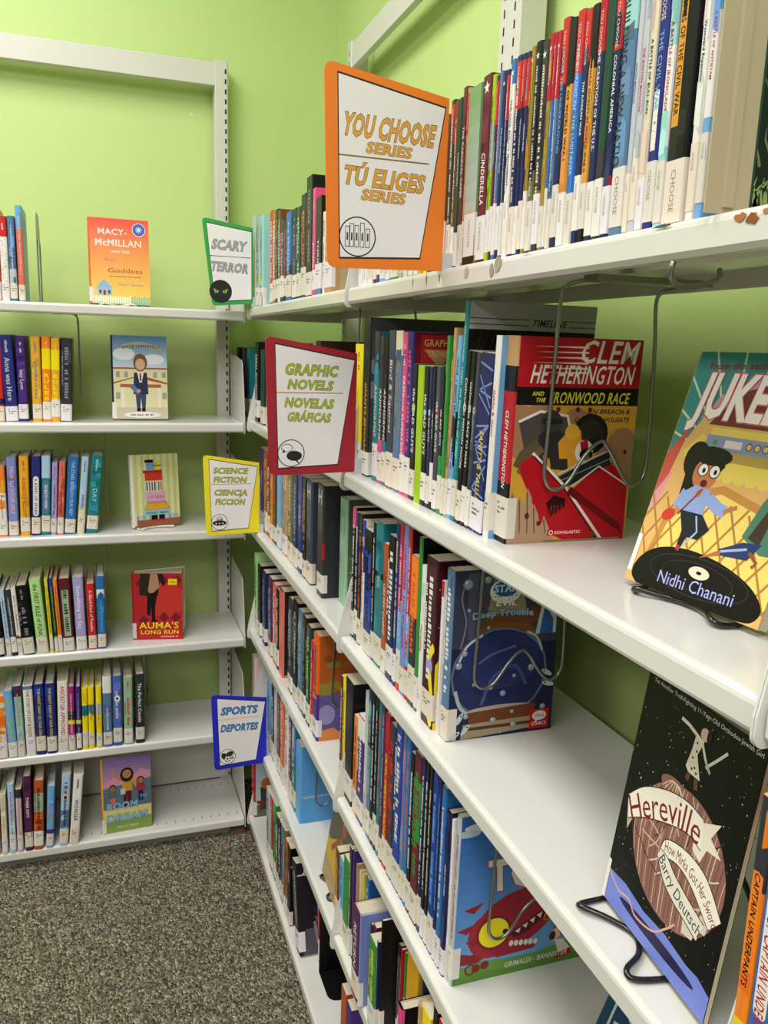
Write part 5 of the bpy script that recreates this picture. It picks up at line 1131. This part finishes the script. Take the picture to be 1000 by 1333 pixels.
@art
def yarn(A):
    A.rect(0, 0, 1, 1, '#0b0b0e'); rnd = random.Random(12)
    for i in range(170): r = rnd.choice((.0022, .003, .0045)); A.ell(rnd.random(), .1+.88*rnd.random(), r, r, '#c8ccd8', 5); A.k = 2
    A.k = 3
    A.poly([(0, 0), (1, 0), (1, .1), (.9, .12), (.8, .115), (.6, .13), (.4, .12), (.2, .14), (0, .13)], '#7484d4'); A.ell(.53, .068, .36, .034, '#241c48', 26)
    cx, cy = .55, .42
    A.ell(cx, cy, .4, .37, '#8c6258', 36); A.ell(.42, .645, .12, .05, '#8c6258')
    for i in range(26): x = -.38+.76*i/25; q = math.sqrt(max(0, 1-(x/.4)**2)); A.curve([(cx+x, cy-.25*q), (cx+x*1.05-.03, cy), (cx+x, cy+.25*q)], .006, rnd.choice(('#c8a490', '#5c3c38', '#e0c8b4', '#6c4a44')), 3); A.k = 8
    A.k = 9
    for i in range(22): a = rnd.random()*PI; x0 = rnd.uniform(-.24, .2); y0 = rnd.uniform(-.14, .14); A.curve([(cx+x0, cy+y0), (cx+x0+.08*math.cos(a)+.02, cy+y0+.05*math.sin(a)), (cx+x0+.17*math.cos(a), cy+y0+.12*math.sin(a))], .008, rnd.choice(('#e0c8b4', '#4c302c', '#d4b09c')), 3); A.k = 11
    for i in range(7): A.curve([(.32+.03*i, .62), (.4+.01*i, .665), (.5, .64)], .006, '#dcc0ac', 4)
    A.k = 14
    # banner with the title
    def band(top, bot, col, edge='#2a1c1c'):
        t_ = [(a.x, a.y) for a in smooth_path([(x, y, 0) for x, y in top], 5)]; b_ = [(a.x, a.y) for a in smooth_path([(x, y, 0) for x, y in bot], 5)]
        A.poly(t_ + b_[::-1], col); A.line(t_, .006, edge); A.line(b_, .006, edge)
    A.poly([(.64, .6), (.82, .66), (.77, .59), (.87, .55), (.76, .54), (.73, .48), (.66, .5)], '#e4ddcc'); A.poly([(.05, .46), (.1, .34), (.14, .42)], '#b8ae9c')
    band([(.05, .475), (.18, .557), (.38, .618), (.55, .64), (.69, .628)], [(.09, .385), (.244, .449), (.44, .505), (.6, .535), (.72, .52)], '#ece6d8')
    A.text_path('Hereville', [(.075, .425), (.22, .497), (.37, .548), (.52, .58), (.7, .578)], .13, '#7c1c24', 'n', 1.15)
    A.poly([(.83, .29), (.8, .21), (.72, .2), (.7, .26)], '#d4cabc'); A.poly([(.9, .36), (.88, .27), (.8, .26), (.82, .32)], '#d4cabc')
    band([(.42, .39), (.455, .45), (.633, .476), (.807, .453), (.965, .365)], [(.43, .36), (.5, .39), (.6, .4), (.72, .375), (.89, .3)], '#ece6d8')
    band([(.43, .4), (.5, .39), (.585, .358), (.73, .325), (.86, .3)], [(.41, .365), (.5, .3), (.6, .268), (.7, .25), (.83, .225)], '#e2dbca')
    A.text_path('How Mirka Got Her Sword', [(.45, .425), (.57, .435), (.7, .423), (.8, .4), (.935, .33)], .05, '#7c1c24', 'n', 1.2)
    A.text_path('Barry Deutsch', [(.44, .378), (.55, .33), (.65, .3), (.75, .282), (.85, .262)], .055, '#22304c', 'n', 1.2)
    A.curve([(.02, .13), (.14, .09), (.26, .1), (.34, .07), (.5, .09), (.6, .15), (.66, .2)], .012, '#d8a898')
    # girl leaping with a sword
    A.line([(.53, .88), (.43, .9), (.36, .905)], .02, '#e4d8c8'); A.poly([(.5, .89), (.57, .88), (.54, .82), (.6, .74), (.5, .74), (.47, .755), (.49, .82)], '#e4dcc8')
    for x, y in ((.52, .86), (.53, .83), (.51, .8), (.54, .77), (.52, .76), (.56, .755)): A.ell(x, y, .008, .008, '#2a1c1c', 6)
    A.line([(.56, .87), (.6, .83), (.64, .8)], .018, '#e4d8c8'); A.line([(.62, .8), (.7, .86), (.75, .9)], .016, '#d8d8d4'); A.line([(.61, .82), (.66, .79)], .016, '#b8b8b4'); A.ell(.565, .905, .035, .035, '#d0b8ac'); A.ell(.6, .91, .02, .045, '#201818')
    A.line([(.51, .74), (.5, .71)], .03, '#6c4038'); A.line([(.57, .74), (.585, .7)], .03, '#6c4038')
    A.text('Yet Another Troll-Fighting 11-Year-Old Orthodox Jewish Girl', .06, .965, .026, '#d8d8d4', 'n', fit=.92)
    A.rect(0, .0, .03, .17, '#e9e4da')
@art
def floral(A):
    A.rect(0, 0, 1, 1, '#123c5c'); A.ring(.5, .5, .3, .03, 'silver')
    for i in range(9): A.curve([(.12, .1+i*.1), (.3, .15+i*.1), (.22, .2+i*.1), (.4, .25+i*.1)], .03, '#b8c0b4', 4)
    A.line([(.08, 0), (.08, 1)], .02, 'silver'); A.text('The', .4, .7, .16, 'white', 'n', shear=.2); A.text('Wonder', .3, .5, .12, 'white', 'n', shear=.2)
@art
def album(A):
    A.grad(0, .35, 1, 1, '#4c5040', '#70705c', 6); A.poly([(.3, 1), (1, 1), (1, .78), (.3, .7)], '#6a2434'); A.poly([(.3, .7), (1, .78), (1, .74), (.3, .66)], 'white'); A.poly([(0, 0), (1, 0), (1, .4), (.5, .5), (0, .3)], '#c8a028'); A.poly([(0, 0), (1, 0), (1, .12), (0, .2)], '#a88c5c')
    A.line([(.2, .3), (.5, .5), (.6, .66)], .07, '#8c5434'); A.line([(.5, .5), (.5, .3)], .06, '#a4683c'); A.ell(.55, .6, .08, .08, '#a8643c')
    A.curve([(.5, .62), (.45, .72), (.55, .78)], .05, '#d88830', 4, True)
@art
def leaning_comic(A):
    A.rect(0, 0, 1, 1, '#241e22'); A.text('JAKE', .1, .9, .12, 'white', 'b'); A.rect(0, .86, 1, .875, 'silver'); A.ell(.55, .62, .28, .22, '#7c4030'); A.poly([(.2, .5), (.9, .55), (.8, .42), (.3, .4)], '#20304c'); A.poly([(.25, .4), (.75, .42), (.7, .3), (.35, .28)], '#a06048')
    A.poly([(.1, .28), (.9, .3), (.95, 0), (.05, 0)], '#55505c'); A.ell(.6, .2, .14, .08, '#6c2c34'); A.line([(.25, .35), (.3, .1)], .05, '#7c8494')

ART['trends'] = lambda A: (A.rect(0, 0, 1, 1, '#701c34'), A.poly([(.3, .7), (.5, .98), (.42, 1), (.26, .8)], '#a83c70'), A.poly([(.5, .6), (.8, .9), (.7, 1), (.6, .8)], '#2c6c88'), A.poly([(.06, .78), (.42, .78), (.42, .985), (.06, .985)], '#b0282c'), A.poly([(.09, .9), (.39, .9), (.24, .79)], 'tan'), A.text('GRAPHIC', .24, .92, .06, '#e4c080', 'b', 'c', fit=.3), A.text('TRENDS', .24, .86, .05, '#e4c080', 'b', 'c', fit=.24))

# ------------------------------------------------------------------ placing the shelved books
ORD = 'first second third fourth fifth sixth seventh eighth ninth tenth eleventh twelfth thirteenth fourteenth fifteenth sixteenth seventeenth eighteenth nineteenth'.split()
TENS = {2: 'twenty', 3: 'thirty', 4: 'forty', 5: 'fifty'}
def ordinal(n):
    if n <= 19: return ORD[n-1]
    t, u = divmod(n, 10)
    return {2: 'twentieth', 3: 'thirtieth', 4: 'fortieth', 5: 'fiftieth'}[t] if u == 0 else TENS[t] + '-' + ORD[u-1]
SHELF_WORD = {1: 'top', 2: 'second', 3: 'third', 4: 'fourth', 5: 'fifth', 6: 'bottom'}
def look(t, col, o, tcol):
    size = 'slim ' if t < .0115 else ('thick ' if t > .036 else '')
    s = size + COLOUR_WORDS.get(col, col) + ' book'
    if o.get('n') and len(s.split()) + len(o['n'].split()) > 7: s = COLOUR_WORDS.get(col, col) + ' book'
    if o.get('n'): s += ' ' + o['n']
    elif o.get('star'): s += ' with white star'
    elif o.get('fig'): s += ' with figure silhouette'
    elif o.get('b') and o['b'][0][1] > o['b'][0][0]: s += ' with ' + COLOUR_WORDS.get(o['b'][0][2], o['b'][0][2]) + ' band'
    return s
seed = 100
TL = 0
for key in ('R1a', 'R1b', 'R2a', 'R2b', 'R3a', 'R3b', 'R4a', 'R4b', 'R5a', 'R5b', 'R6a', 'R6b'):
    n, rows = ROWS_RIGHT[key]
    where, start = ('far right bay', 'corner') if key.endswith('a') else ('near right bay', 'post')
    for i, (x, y, t, h, col, title, tcol, o) in enumerate(rows):
        seed += 7
        cap = .045
        if t > cap: y = y + t/2 - cap/2; t = cap
        t_ = t - .0008
        lab = '%s, %s from %s, %s shelf, %s' % (look(t_, col, o, tcol), ordinal(i+1), start, SHELF_WORD[n], where)
        root = thing('book', lab, 'book', (x, y, ZR[n-1] + .0002), (0, o.get('lean', 0), -PI/2), 'books on the %s shelf, %s' % (SHELF_WORD[n], where))
        d = o.get('d') or min(.165, max(.13, h*.7))
        build_book(root, t_, d, h, col, title, tcol, o, seed)
for key in ('L1', 'L2', 'L3', 'L4', 'L5', 'L6'):
    n, rows = ROWS_LEFT[key]
    for i, (y, x, t, h, col, title, tcol, o) in enumerate(rows):
        seed += 7
        lab = '%s, %s from the left, %s shelf, back wall' % (look(t, col, o, tcol), ordinal(i+1), SHELF_WORD[n])
        if o.get('lab') == 'side': o = dict(o); o['lab'] = 1
        root = thing('book', lab, 'book', (x, y, ZL[n-1] + .0002), (0, o.get('lean', 0), 0), 'books on the %s shelf, back wall' % SHELF_WORD[n])
        build_book(root, t - .0012, .14, h, col, title, tcol, o, seed)
# face-out display books on the back wall
for (n, x, y, w, h, t, rz, tilt, col, a, desc, o) in FACE_OUT:
    rzr = R(rz); ox = x - t/2*math.cos(rzr); oy = y - t/2*math.sin(rzr)
    root = thing('book', desc + ', %s shelf' % SHELF_WORD[n], 'book', (ox, oy, ZL[n-1] + (.004 if tilt else .0003)), (0, -tilt, rzr))
    build_book(root, t, w, h, col, '', 'white', dict(hc=1, art=a, **o), n)
def cover_book(label, pos, yaw, tilt, w, h, t, col, a, hard=0, **o):
    rz = yaw - PI/2
    root = thing('book', label, 'book', (pos[0] - t/2*math.cos(rz), pos[1] - t/2*math.sin(rz), pos[2]), (0, -tilt, rz))
    build_book(root, t, w, h, col, '', 'white', dict(hc=hard, art=a, lab=None, **o), 5)
    return root
cover_book('face-out orange graphic novel with running girls on a black record, on black easel', (.0666, -1.6001, 1.2294), -1.4873, .305, .149, .2093, .010, '#dcae6c', 'jukebox')
cover_book('face-out black book with ball of yarn and ribbon title, on black easel', (.0406, -1.6464, .9517), -1.6609, .1245, .1504, .2137, .005, 'black', 'yarn', 0)
cover_book('dark blue book with silver floral border, leaning on fourth shelf near the viewer', (.035, -1.60, .6475), -1.571, .38, .15, .2, .016, '#123c5c', 'floral', 1)
cover_book('brown and yellow picture book leaning on easel, fifth shelf by centre post', (.025, -.745, .3745), -1.62, .16, .17, .24, .008, '#a88c5c', 'album')
root = thing('book', 'narrow red paperback behind the black bookend, bottom shelf, far right bay', 'book', (.05, -.645, ZR[5] + .0003), (0, -.12, -PI/2))
build_book(root, .012, .12, .185, 'crimson', 'TRIPLE THREAT', 'white', dict(tb=1), 79)
# captain's books at the very edge of the frame (third shelf of the next bay)
for i, (col, title, tcol, w_, bands, words) in enumerate((
        ('tangerine', 'CAPTAIN UNDERPANTS', 'black', .011, [(.72, 1, 'charcoal'), (.0, .3, 'mustardyellow')], 'slim orange'),
        ('steel', 'THE EPIC TALES OF CAPTAIN UNDERPANTS', 'crimson', .016, [(.9, 1, 'green')], 'teal blue'),
        ('periwinkle', 'THE ADVENTURES OF', 'ltblue', .014, [], 'periwinkle blue'))):
    yy = -1.8495 - (.0, .0145, .031)[i]
    root = thing('book', words + ' spine at far right edge, %s from the yarn cover, third shelf' % ORD[i], 'book', (.004, yy, ZR[2] + .0002), (0, 0, -PI/2), 'books in the bay at the right edge')
    build_book(root, w_, .14, .222, 'blue' if i == 1 else col, title, tcol, dict(b=bands, tb=1, pl=(.38, .84, 'white') if i == 1 else (0, 0, 'white')) if i == 1 else dict(b=bands, tb=1), 60+i)
# the open book slumped beside the centre post on the fourth shelf
root = thing('book', 'dark book slumped against the centre post, fourth shelf, far right bay', 'book', (.03, -.845, ZR[3] + .003), (0, .14, -PI/2))
build_book(root, .018, .15, .19, 'charcoal', '~', 'silver', dict(lab=None, art='leaning_comic'), 77)
# ------------------------------------------------------------------ bookends, wire supports, easels
def plate_bookend(label, loc, rz, mat, w=.14, h=.225, tongue=.12, solid=False):
    t = thing('bookend', label, 'bookend', loc, (0, 0, rz))
    # upright plate in local xz plane with an arched opening; the tongue bent from it lies on the shelf
    m = MB(); th = .0012; n = 10; xo, xi = w/2, w/2-.034; zt = .165
    outer = [(-xo, 0)] + [(-xo, h-.03)] + [(-xo+.03-.03*math.cos(R(a)), h-.03+.03*math.sin(R(a))) for a in (30, 60, 90)] + [(xo-.03+.03*math.sin(R(a)), h-.03+.03*math.cos(R(a))) for a in (0, 30, 60)] + [(xo, h-.03), (xo, 0)]
    arch = [(xi, 0), (xi, zt-xi)] + [(xi*math.cos(R(a)), zt-xi+xi*math.sin(R(a))) for a in (22, 45, 67, 90, 113, 135, 158)] + [(-xi, zt-xi), (-xi, 0)]
    m.prism(outer + ([] if solid else arch), -th/2, th/2, 'y'); m.build('plate', mat, t)
    if solid: xi = xo
    for sx in (-1, 1):
        m = MB(); m.prism([(sx*(xo-.017)-.0035, -.0024), (sx*(xo-.017)+.0035, -.0024), (sx*(xo-.017)+.0045, -.0004), (sx*(xo-.017)-.0045, -.0004)], .004, .15, 'z'); m.build('pressed_rib', mat, t)
    m = MB(); base = [(-xi, 0), (-xi, -tongue+xi*.5)] + [(-xi+.02-.02*math.cos(R(a)), -tongue+.02-.02*math.sin(R(a))) for a in (0, 30, 60, 90)] + [(xi-.02+.02*math.sin(R(a)), -tongue+.02-.02*math.cos(R(a))) for a in (0, 30, 60, 90)] + [(xi, 0)]
    m.prism(base, .00005, .00015, 'z'); m.build('base_tongue', mat, t)
    return t
plate_bookend('tan steel bookend with arched opening, right end of top shelf', (.064, -1.748, ZR[0]), 0, 'tan_steel', w=.14, h=.235, tongue=-.1)
plate_bookend('tan steel bookend beside the centre post, top shelf behind orange sign', (.07, -.885, ZR[0]), 0, 'tan_steel')
plate_bookend('black steel bookend on the bottom shelf of far right bay', (.108, -.672, ZR[5]), 0, 'black_steel', w=.13, h=.2, tongue=.09, solid=True)
plate_bookend('thin grey bookend after the last book on top shelf, back wall', (-.505, .1, ZL[0]), PI/2 + .0, 'grey_steel', w=.13, h=.215, tongue=.09)

def wire_support(label, loc, rz, z_shelf, drop, x0=.07, x1=.185, hook=-.07, r=.0021):
    # hangs from clips under the shelf above: local x = depth from shelf front, z down
    t = thing('wire_book_support', label, 'wire support', (loc[0], loc[1], z_shelf - .026), (0, 0, rz), 'hanging wire book supports')
    xm = (x0 + x1) / 2
    pts = [(x0+.004, hook, .006), (x0+.004, hook*.3, .005), (x0+.002, -.006*(1 if hook < 0 else -1), .0), (x0+.001, 0, -.012), (x0-.002, 0, -drop*.6), (x0-.004, 0, -drop*.88), (x0-.002, 0, -drop*.955), (x0+.005, 0, -drop*.995),
           (x0+.014, 0, -drop), (x0+.026, 0, -drop*.96), (x0+.043, 0, -drop*.83), (xm+.003, 0, -drop*.755), (xm+.014, 0, -drop*.79), (x1-.024, 0, -drop*.93), (x1-.012, 0, -drop*.99), (x1-.003, 0, -drop*.985), (x1+.005, 0, -drop*.93), (x1+.007, 0, -drop*.8), (x1+.004, 0, -drop*.3), (x1, 0, -.012), (x1, -.006*(-1 if hook < 0 else 1)*-1, 0), (x1+.002, hook*.3, .005), (x1+.004, hook, .006)]
    m = MB(); m.tube(smooth_path(pts, 4), r, 8); m.build('bent_wire', 'wire_steel', t)
    m = MB(); m.box(x0-.004, x1+.01, hook-.012, hook+.012, .003, .009); m.build('slide_clip', 'wire_steel', t)
    return t
wire_support('wire book support hanging before the race car cover', (0, -1.45, 0), 0, ZR[0], .205, hook=-.06)
wire_support('wire book support hanging before the glass jar cover', (0, -1.345, 0), 0, ZR[1], .18, x0=.054, x1=.165, hook=.07)
wire_support('wire book support hanging before the red beast cover', (0, -1.412, 0), 0, ZR[2], .2, x0=.06, hook=.07)
wire_support('wire book support under top shelf near the graphic novels sign', (0, -.86, 0), 0, ZR[0], .2, x0=.04, x1=.14, hook=.05)
wire_support('wire book support beside the two books with silver letter, third shelf', (0, -.665, 0), 0, ZR[1], .2, x0=.06, x1=.16, hook=.07)
wire_support('wire book support beside the orange and purple cover, fourth shelf', (0, -.72, 0), 0, ZR[2], .2, x0=.05, x1=.15, hook=.07)
wire_support('wire book support before the sky blue book, fifth shelf', (0, -.585, 0), 0, ZR[3], .2, x0=.056, x1=.15, hook=.07)
wire_support('wire book support after the black book, second shelf, back wall', (-.42, .02, 0), PI/2, ZL[0], .21, x0=.05, x1=.15, hook=.05, r=.0016)
wire_support('wire book support after the teal book, third shelf, back wall', (-.365, .02, 0), PI/2, ZL[1], .21, x0=.03, x1=.14, hook=.05, r=.0016)
wire_support('wire book support after the bright blue book, fourth shelf, back wall', (-.37, .02, 0), PI/2, ZL[2], .18, x0=.03, x1=.14, hook=.05, r=.0016)
wire_support('wire book support after the last charcoal book, fifth shelf, back wall', (-.27, .02, 0), PI/2, ZL[3], .18, x0=.03, x1=.14, hook=.05, r=.0016)
# two hooks of an unused support slid under the top shelf, nearer the viewer
t = thing('wire_hook', 'bent wire hook under the top shelf near the rust patch', 'wire support', (0, -1.66, ZR[0] - .026), (0, 0, 0))
m = MB(); m.tube(smooth_path([(.004, -.05, .0), (.004, -.048, -.008), (.02, -.035, -.014), (.05, -.02, -.012), (.08, -.006, -.004), (.085, 0, .003)], 5), .0022, 8); m.build('bent_wire', 'wire_steel', t)

def easel(label, pos, yaw, tilt, mat, w=.1, r=.0026, lip=.03):
    # U-shaped front rest with kinked feet plus a back prop, from one bent wire
    t = thing('book_easel', label, 'easel', pos, (0, 0, yaw))
    m = MB(); h = .12; s = math.sin(tilt)
    # local x right along the cover, local -y towards the viewer
    front = [(0, -.002, .02), (0, -.008, .004), (.004, -lip*.9, .003), (.012, -lip, .006), (w*.28, -lip*.62, .004), (w*.5, -lip*.35, .003), (w*.72, -lip*.55, .004), (w-.012, -lip, .006), (w-.004, -lip*.9, .003), (w, -.008, .004), (w, -.002, .02)]
    m.tube(smooth_path(front, 5), r, 8)
    m.tube([(0, -.002, .02), (.006, .012+h*s, h)], r, 8); m.tube([(w, -.002, .02), (w-.006, .012+h*s, h)], r, 8)
    m.tube([(.006, .012+h*s, h), (w-.006, .012+h*s, h)], r, 8)
    m.build('front_rest', mat, t)
    m = MB(); m.tube(smooth_path([(.012, .012+h*s, h), (.016, h*.55+.02, .003), (w-.016, h*.55+.02, .003), (w-.012, .012+h*s, h)], 4), r, 8); m.build('back_prop', mat, t)
    return t
def frame_at(pos, yaw, du, dn):
    ru = (math.cos(yaw), math.sin(yaw)); nn = (math.sin(yaw), -math.cos(yaw))
    return (pos[0] + ru[0]*du + nn[0]*dn, pos[1] + ru[1]*du + nn[1]*dn)
a = frame_at((.0666, -1.6001), -1.4873, .022, -.016); easel('black wire easel under the record cover book, second shelf', (a[0], a[1], ZR[1]), -1.4873, .3, 'black_wire', .105, lip=.028)
a = frame_at((.0406, -1.6464), -1.6609, .0, -.02); easel('black wire easel under the yarn cover book, third shelf', (a[0], a[1], ZR[2]), -1.6609, .13, 'black_wire', .1, lip=.045)
a = frame_at((.025, -.745), -1.62, .01, -.014); easel('black wire easel under the leaning picture book, fifth shelf', (a[0], a[1], ZR[4]), -1.62, .16, 'black_wire', .085, lip=.02)
easel('small white easel under the sunset coloured book, top shelf', (-.366, .066, ZL[0]), 0, .12, 'white_wire', .09, .0022, lip=.03)
easel('small white easel under the stacked gift boxes cover, third shelf', (-.292, .06, ZL[2]), .28, .08, 'white_wire', .1, .0022, lip=.03)

# ------------------------------------------------------------------ shelf signs
def sign(label, pos, col, lines, icon, flip=False):
    # board in the xz plane facing the viewer, its right edge at the shelf front
    t = thing('shelf_sign', label, 'sign', pos, (0, 0, 0), 'paper category signs fixed to the shelf edges')
    TLc, TRc, BRc, BLc = (-.141, .203), (.0, .181), (.0, .0), (-.134, -.004)
    if flip: TLc, TRc, BRc, BLc = (-.126, .205), (.0, .187), (.0, .004), (-.102, -.006)
    def rounded(c, pv, nx, r=.012):
        c, pv, nx = Vector(c), Vector(pv), Vector(nx); a = c + (pv-c).normalized()*r; b_ = c + (nx-c).normalized()*r
        return [tuple((1-s)**2*a + 2*s*(1-s)*c + s*s*b_) for s in (0, .25, .5, .75, 1)]
    out = rounded(TLc, BLc, TRc) + [TRc, BRc] + rounded(BLc, BRc, TLc)
    m = MB(); m.prism(out, -.0012, .0012, 'y', col); m.build('board', 'matte_print', t)
    m = MB(); m.box(-.004, .012, -.001, .001, -.004, .02, 'silver'); m.build('clip', 'matte_print', t)
    w, h = .14, .2
    pm = MB(); A = Pen(pm, lambda x, y, e: (x - .14, -.0014 - e, y), w, h)
    def nrm(p_): return ((p_[0]+.14)/w, p_[1]/h)
    paper = [(-.127, .193), (-.003, .172), (-.027, .011), (-.121, .006)]
    if flip: paper = [(-.116, .194), (-.003, .179), (-.003, .012), (-.096, .004)]
    pv = [nrm(q) for q in paper]; c0 = (sum(q[0] for q in pv)/4, sum(q[1] for q in pv)/4)
    A.poly(pv, 'black'); A.poly([(c0[0]+(q[0]-c0[0])*.978, c0[1]+(q[1]-c0[1])*.978) for q in pv], '#eceaea')
    for L in lines: 
        if L[0] == '-': A.rect(L[1], L[2], L[3], L[2]+.008, L[4])
        else: s_, x, y, sz, fit, c, oc = L; A.text(s_, x, y, sz, c, 'b', fit=fit, shear=.16, outline=oc, ang=-.03, sy=1.05)
    if icon == 'ufo': A.line([(.64, .462), (.675, .49)], .024, '#505820'); A.line([(.643, .465), (.672, .488)], .013, '#a0b030')
    ix, iy = (.28, .15) if not flip else (.42, .13)
    if icon != 'cat':
        A.ell(ix, iy, .15, .15, 'black', 30); A.ell(ix, iy, .14, .14, '#eceaea', 30)
    k = w/h
    if icon == 'books':
        for i, (x, hh) in enumerate(((.18, .15), (.215, .17), (.255, .16), (.3, .18), (.345, .14))): A.rect(x, iy-.055, x+.036, iy-.055+hh*.72, 'black'); A.rect(x+.005, iy-.051, x+.031, iy-.059+hh*.72, '#eceaea'); A.rect(x+.012, iy-.02, x+.024, iy+.02, 'black')
    if icon == 'bubbles':
        A.ell(ix-.045, iy+.04, .065, .045, 'black', 22); A.ell(ix-.045, iy+.04, .058, .038, '#eceaea', 22); A.poly([(ix-.1, iy), (ix-.08, iy+.03), (ix-.06, iy+.01)], 'black'); A.ell(ix+.035, iy-.02, .085, .055, 'black', 24); A.poly([(ix+.07, iy-.05), (ix+.1, iy-.09), (ix+.04, iy-.05)], 'black')
    if icon == 'ufo':
        A.ell(ix, iy+.03, .06, .06, 'black', 20); A.ell(ix, iy+.03, .052, .052, '#eceaea', 20)
        for x in (-.025, .01, .035): A.ell(ix+x, iy+.035, .01, .018, 'black', 10)
        A.ell(ix, iy-.01, .125, .05, 'black', 26)
        for x in (-.06, 0, .06): A.ell(ix+x, iy-.015, .014, .014, 'white', 12)
    if icon == 'cat':
        A.ell(ix, iy+.02, .2, .2, '#121012', 30)
        for s_ in (-1, 1): A.poly([(ix+s_*.13, iy+.055), (ix+s_*.03, iy+.025), (ix+s_*.05, iy-.0), (ix+s_*.1, iy+.0)], '#8cb83c'); A.ell(ix+s_*.075, iy+.02, .008, .024, 'black', 10)
    if icon == 'balls':
        A.ell(ix-.06, iy+.01, .05, .07, '#1c1c20', 18, .4); A.ell(ix+.04, iy+.035, .075, .05, '#2c2c30', 20, .4); A.ell(ix, iy-.03, .06, .06, 'black', 18); A.ell(ix, iy-.03, .054, .054, '#eceaea', 18); A.ell(ix, iy-.03, .02, .02, 'black', 5)
        for a_ in range(5): A.ell(ix+.045*math.cos(R(72*a_+90)), iy-.03+.045*math.sin(R(72*a_+90))*k, .012, .012, 'black', 5)
        A.ell(ix+.085, iy-.02, .03, .028, '#8c8c90', 14)
    pm.build('printed_sheet', 'matte_print', t)
    return t
sign('large orange edged shelf sign with gold lettering and row-of-books icon, nearest sign', (.0, -1.305, 1.512), '#ee7f1e',
     [('YOU CHOOSE', .14, .665, .15, .74, '#dca038', '#4c4438'), ('SERIES', .33, .585, .075, .37, '#dca038', '#4c4438'), ('-', .12, .555, .85, '#7c6c20'), ('T\u00da ELIGES', .15, .42, .125, .66, '#dca038', '#4c4438'), ('SERIES', .3, .345, .075, .36, '#dca038', '#4c4438')], 'books')
sign('dark red edged shelf sign with green lettering and speech bubbles, on the second shelf', (.0, -.985, 1.234), '#a01428',
     [('GRAPHIC', .2, .74, .11, .58, '#a4b428', '#3c3c20'), ('NOVELS', .23, .635, .095, .5, '#a4b428', '#3c3c20'), ('-', .12, .6, .85, '#c88030'), ('NOVELAS', .2, .5, .095, .54, '#a4b428', '#3c3c20'), ('GR\u00c1FICAS', .23, .395, .09, .48, '#a4b428', '#3c3c20')], 'bubbles')
sign('green edged shelf sign with grey lettering and black cat eyes, top shelf by the corner', (.004, -.05, 1.52), '#2ca040',
     [('SCARY', .26, .66, .16, .6, '#a0a2a4', '#505254'), ('-', .22, .57, .96, '#404040'), ('TERROR', .24, .4, .15, .66, '#a0a2a4', '#505254')], 'cat', flip=True)
sign('yellow edged shelf sign with green lettering and flying saucer, third shelf by the corner', (.006, -.13, .946), '#f0e018',
     [('SCIENCE', .17, .78, .1, .62, '#a0b030', '#505820'), ('FICTION', .17, .665, .1, .6, '#a0b030', '#505820'), ('-', .13, .635, .86, '#c89050'), ('CIENCIA', .18, .5, .1, .6, '#a0b030', '#505820'), ('FICCION', .2, .38, .1, .54, '#a0b030', '#505820')], 'ufo')
sign('blue edged shelf sign with blue lettering and sports balls, fifth shelf by the corner', (.008, -.235, .352), '#1420c0',
     [('SPORTS', .16, .73, .14, .66, '#2c80c0', '#184878'), ('-', .12, .66, .86, '#d8c060'), ('DEPORTES', .15, .5, .13, .68, '#2c80c0', '#184878')], 'balls')
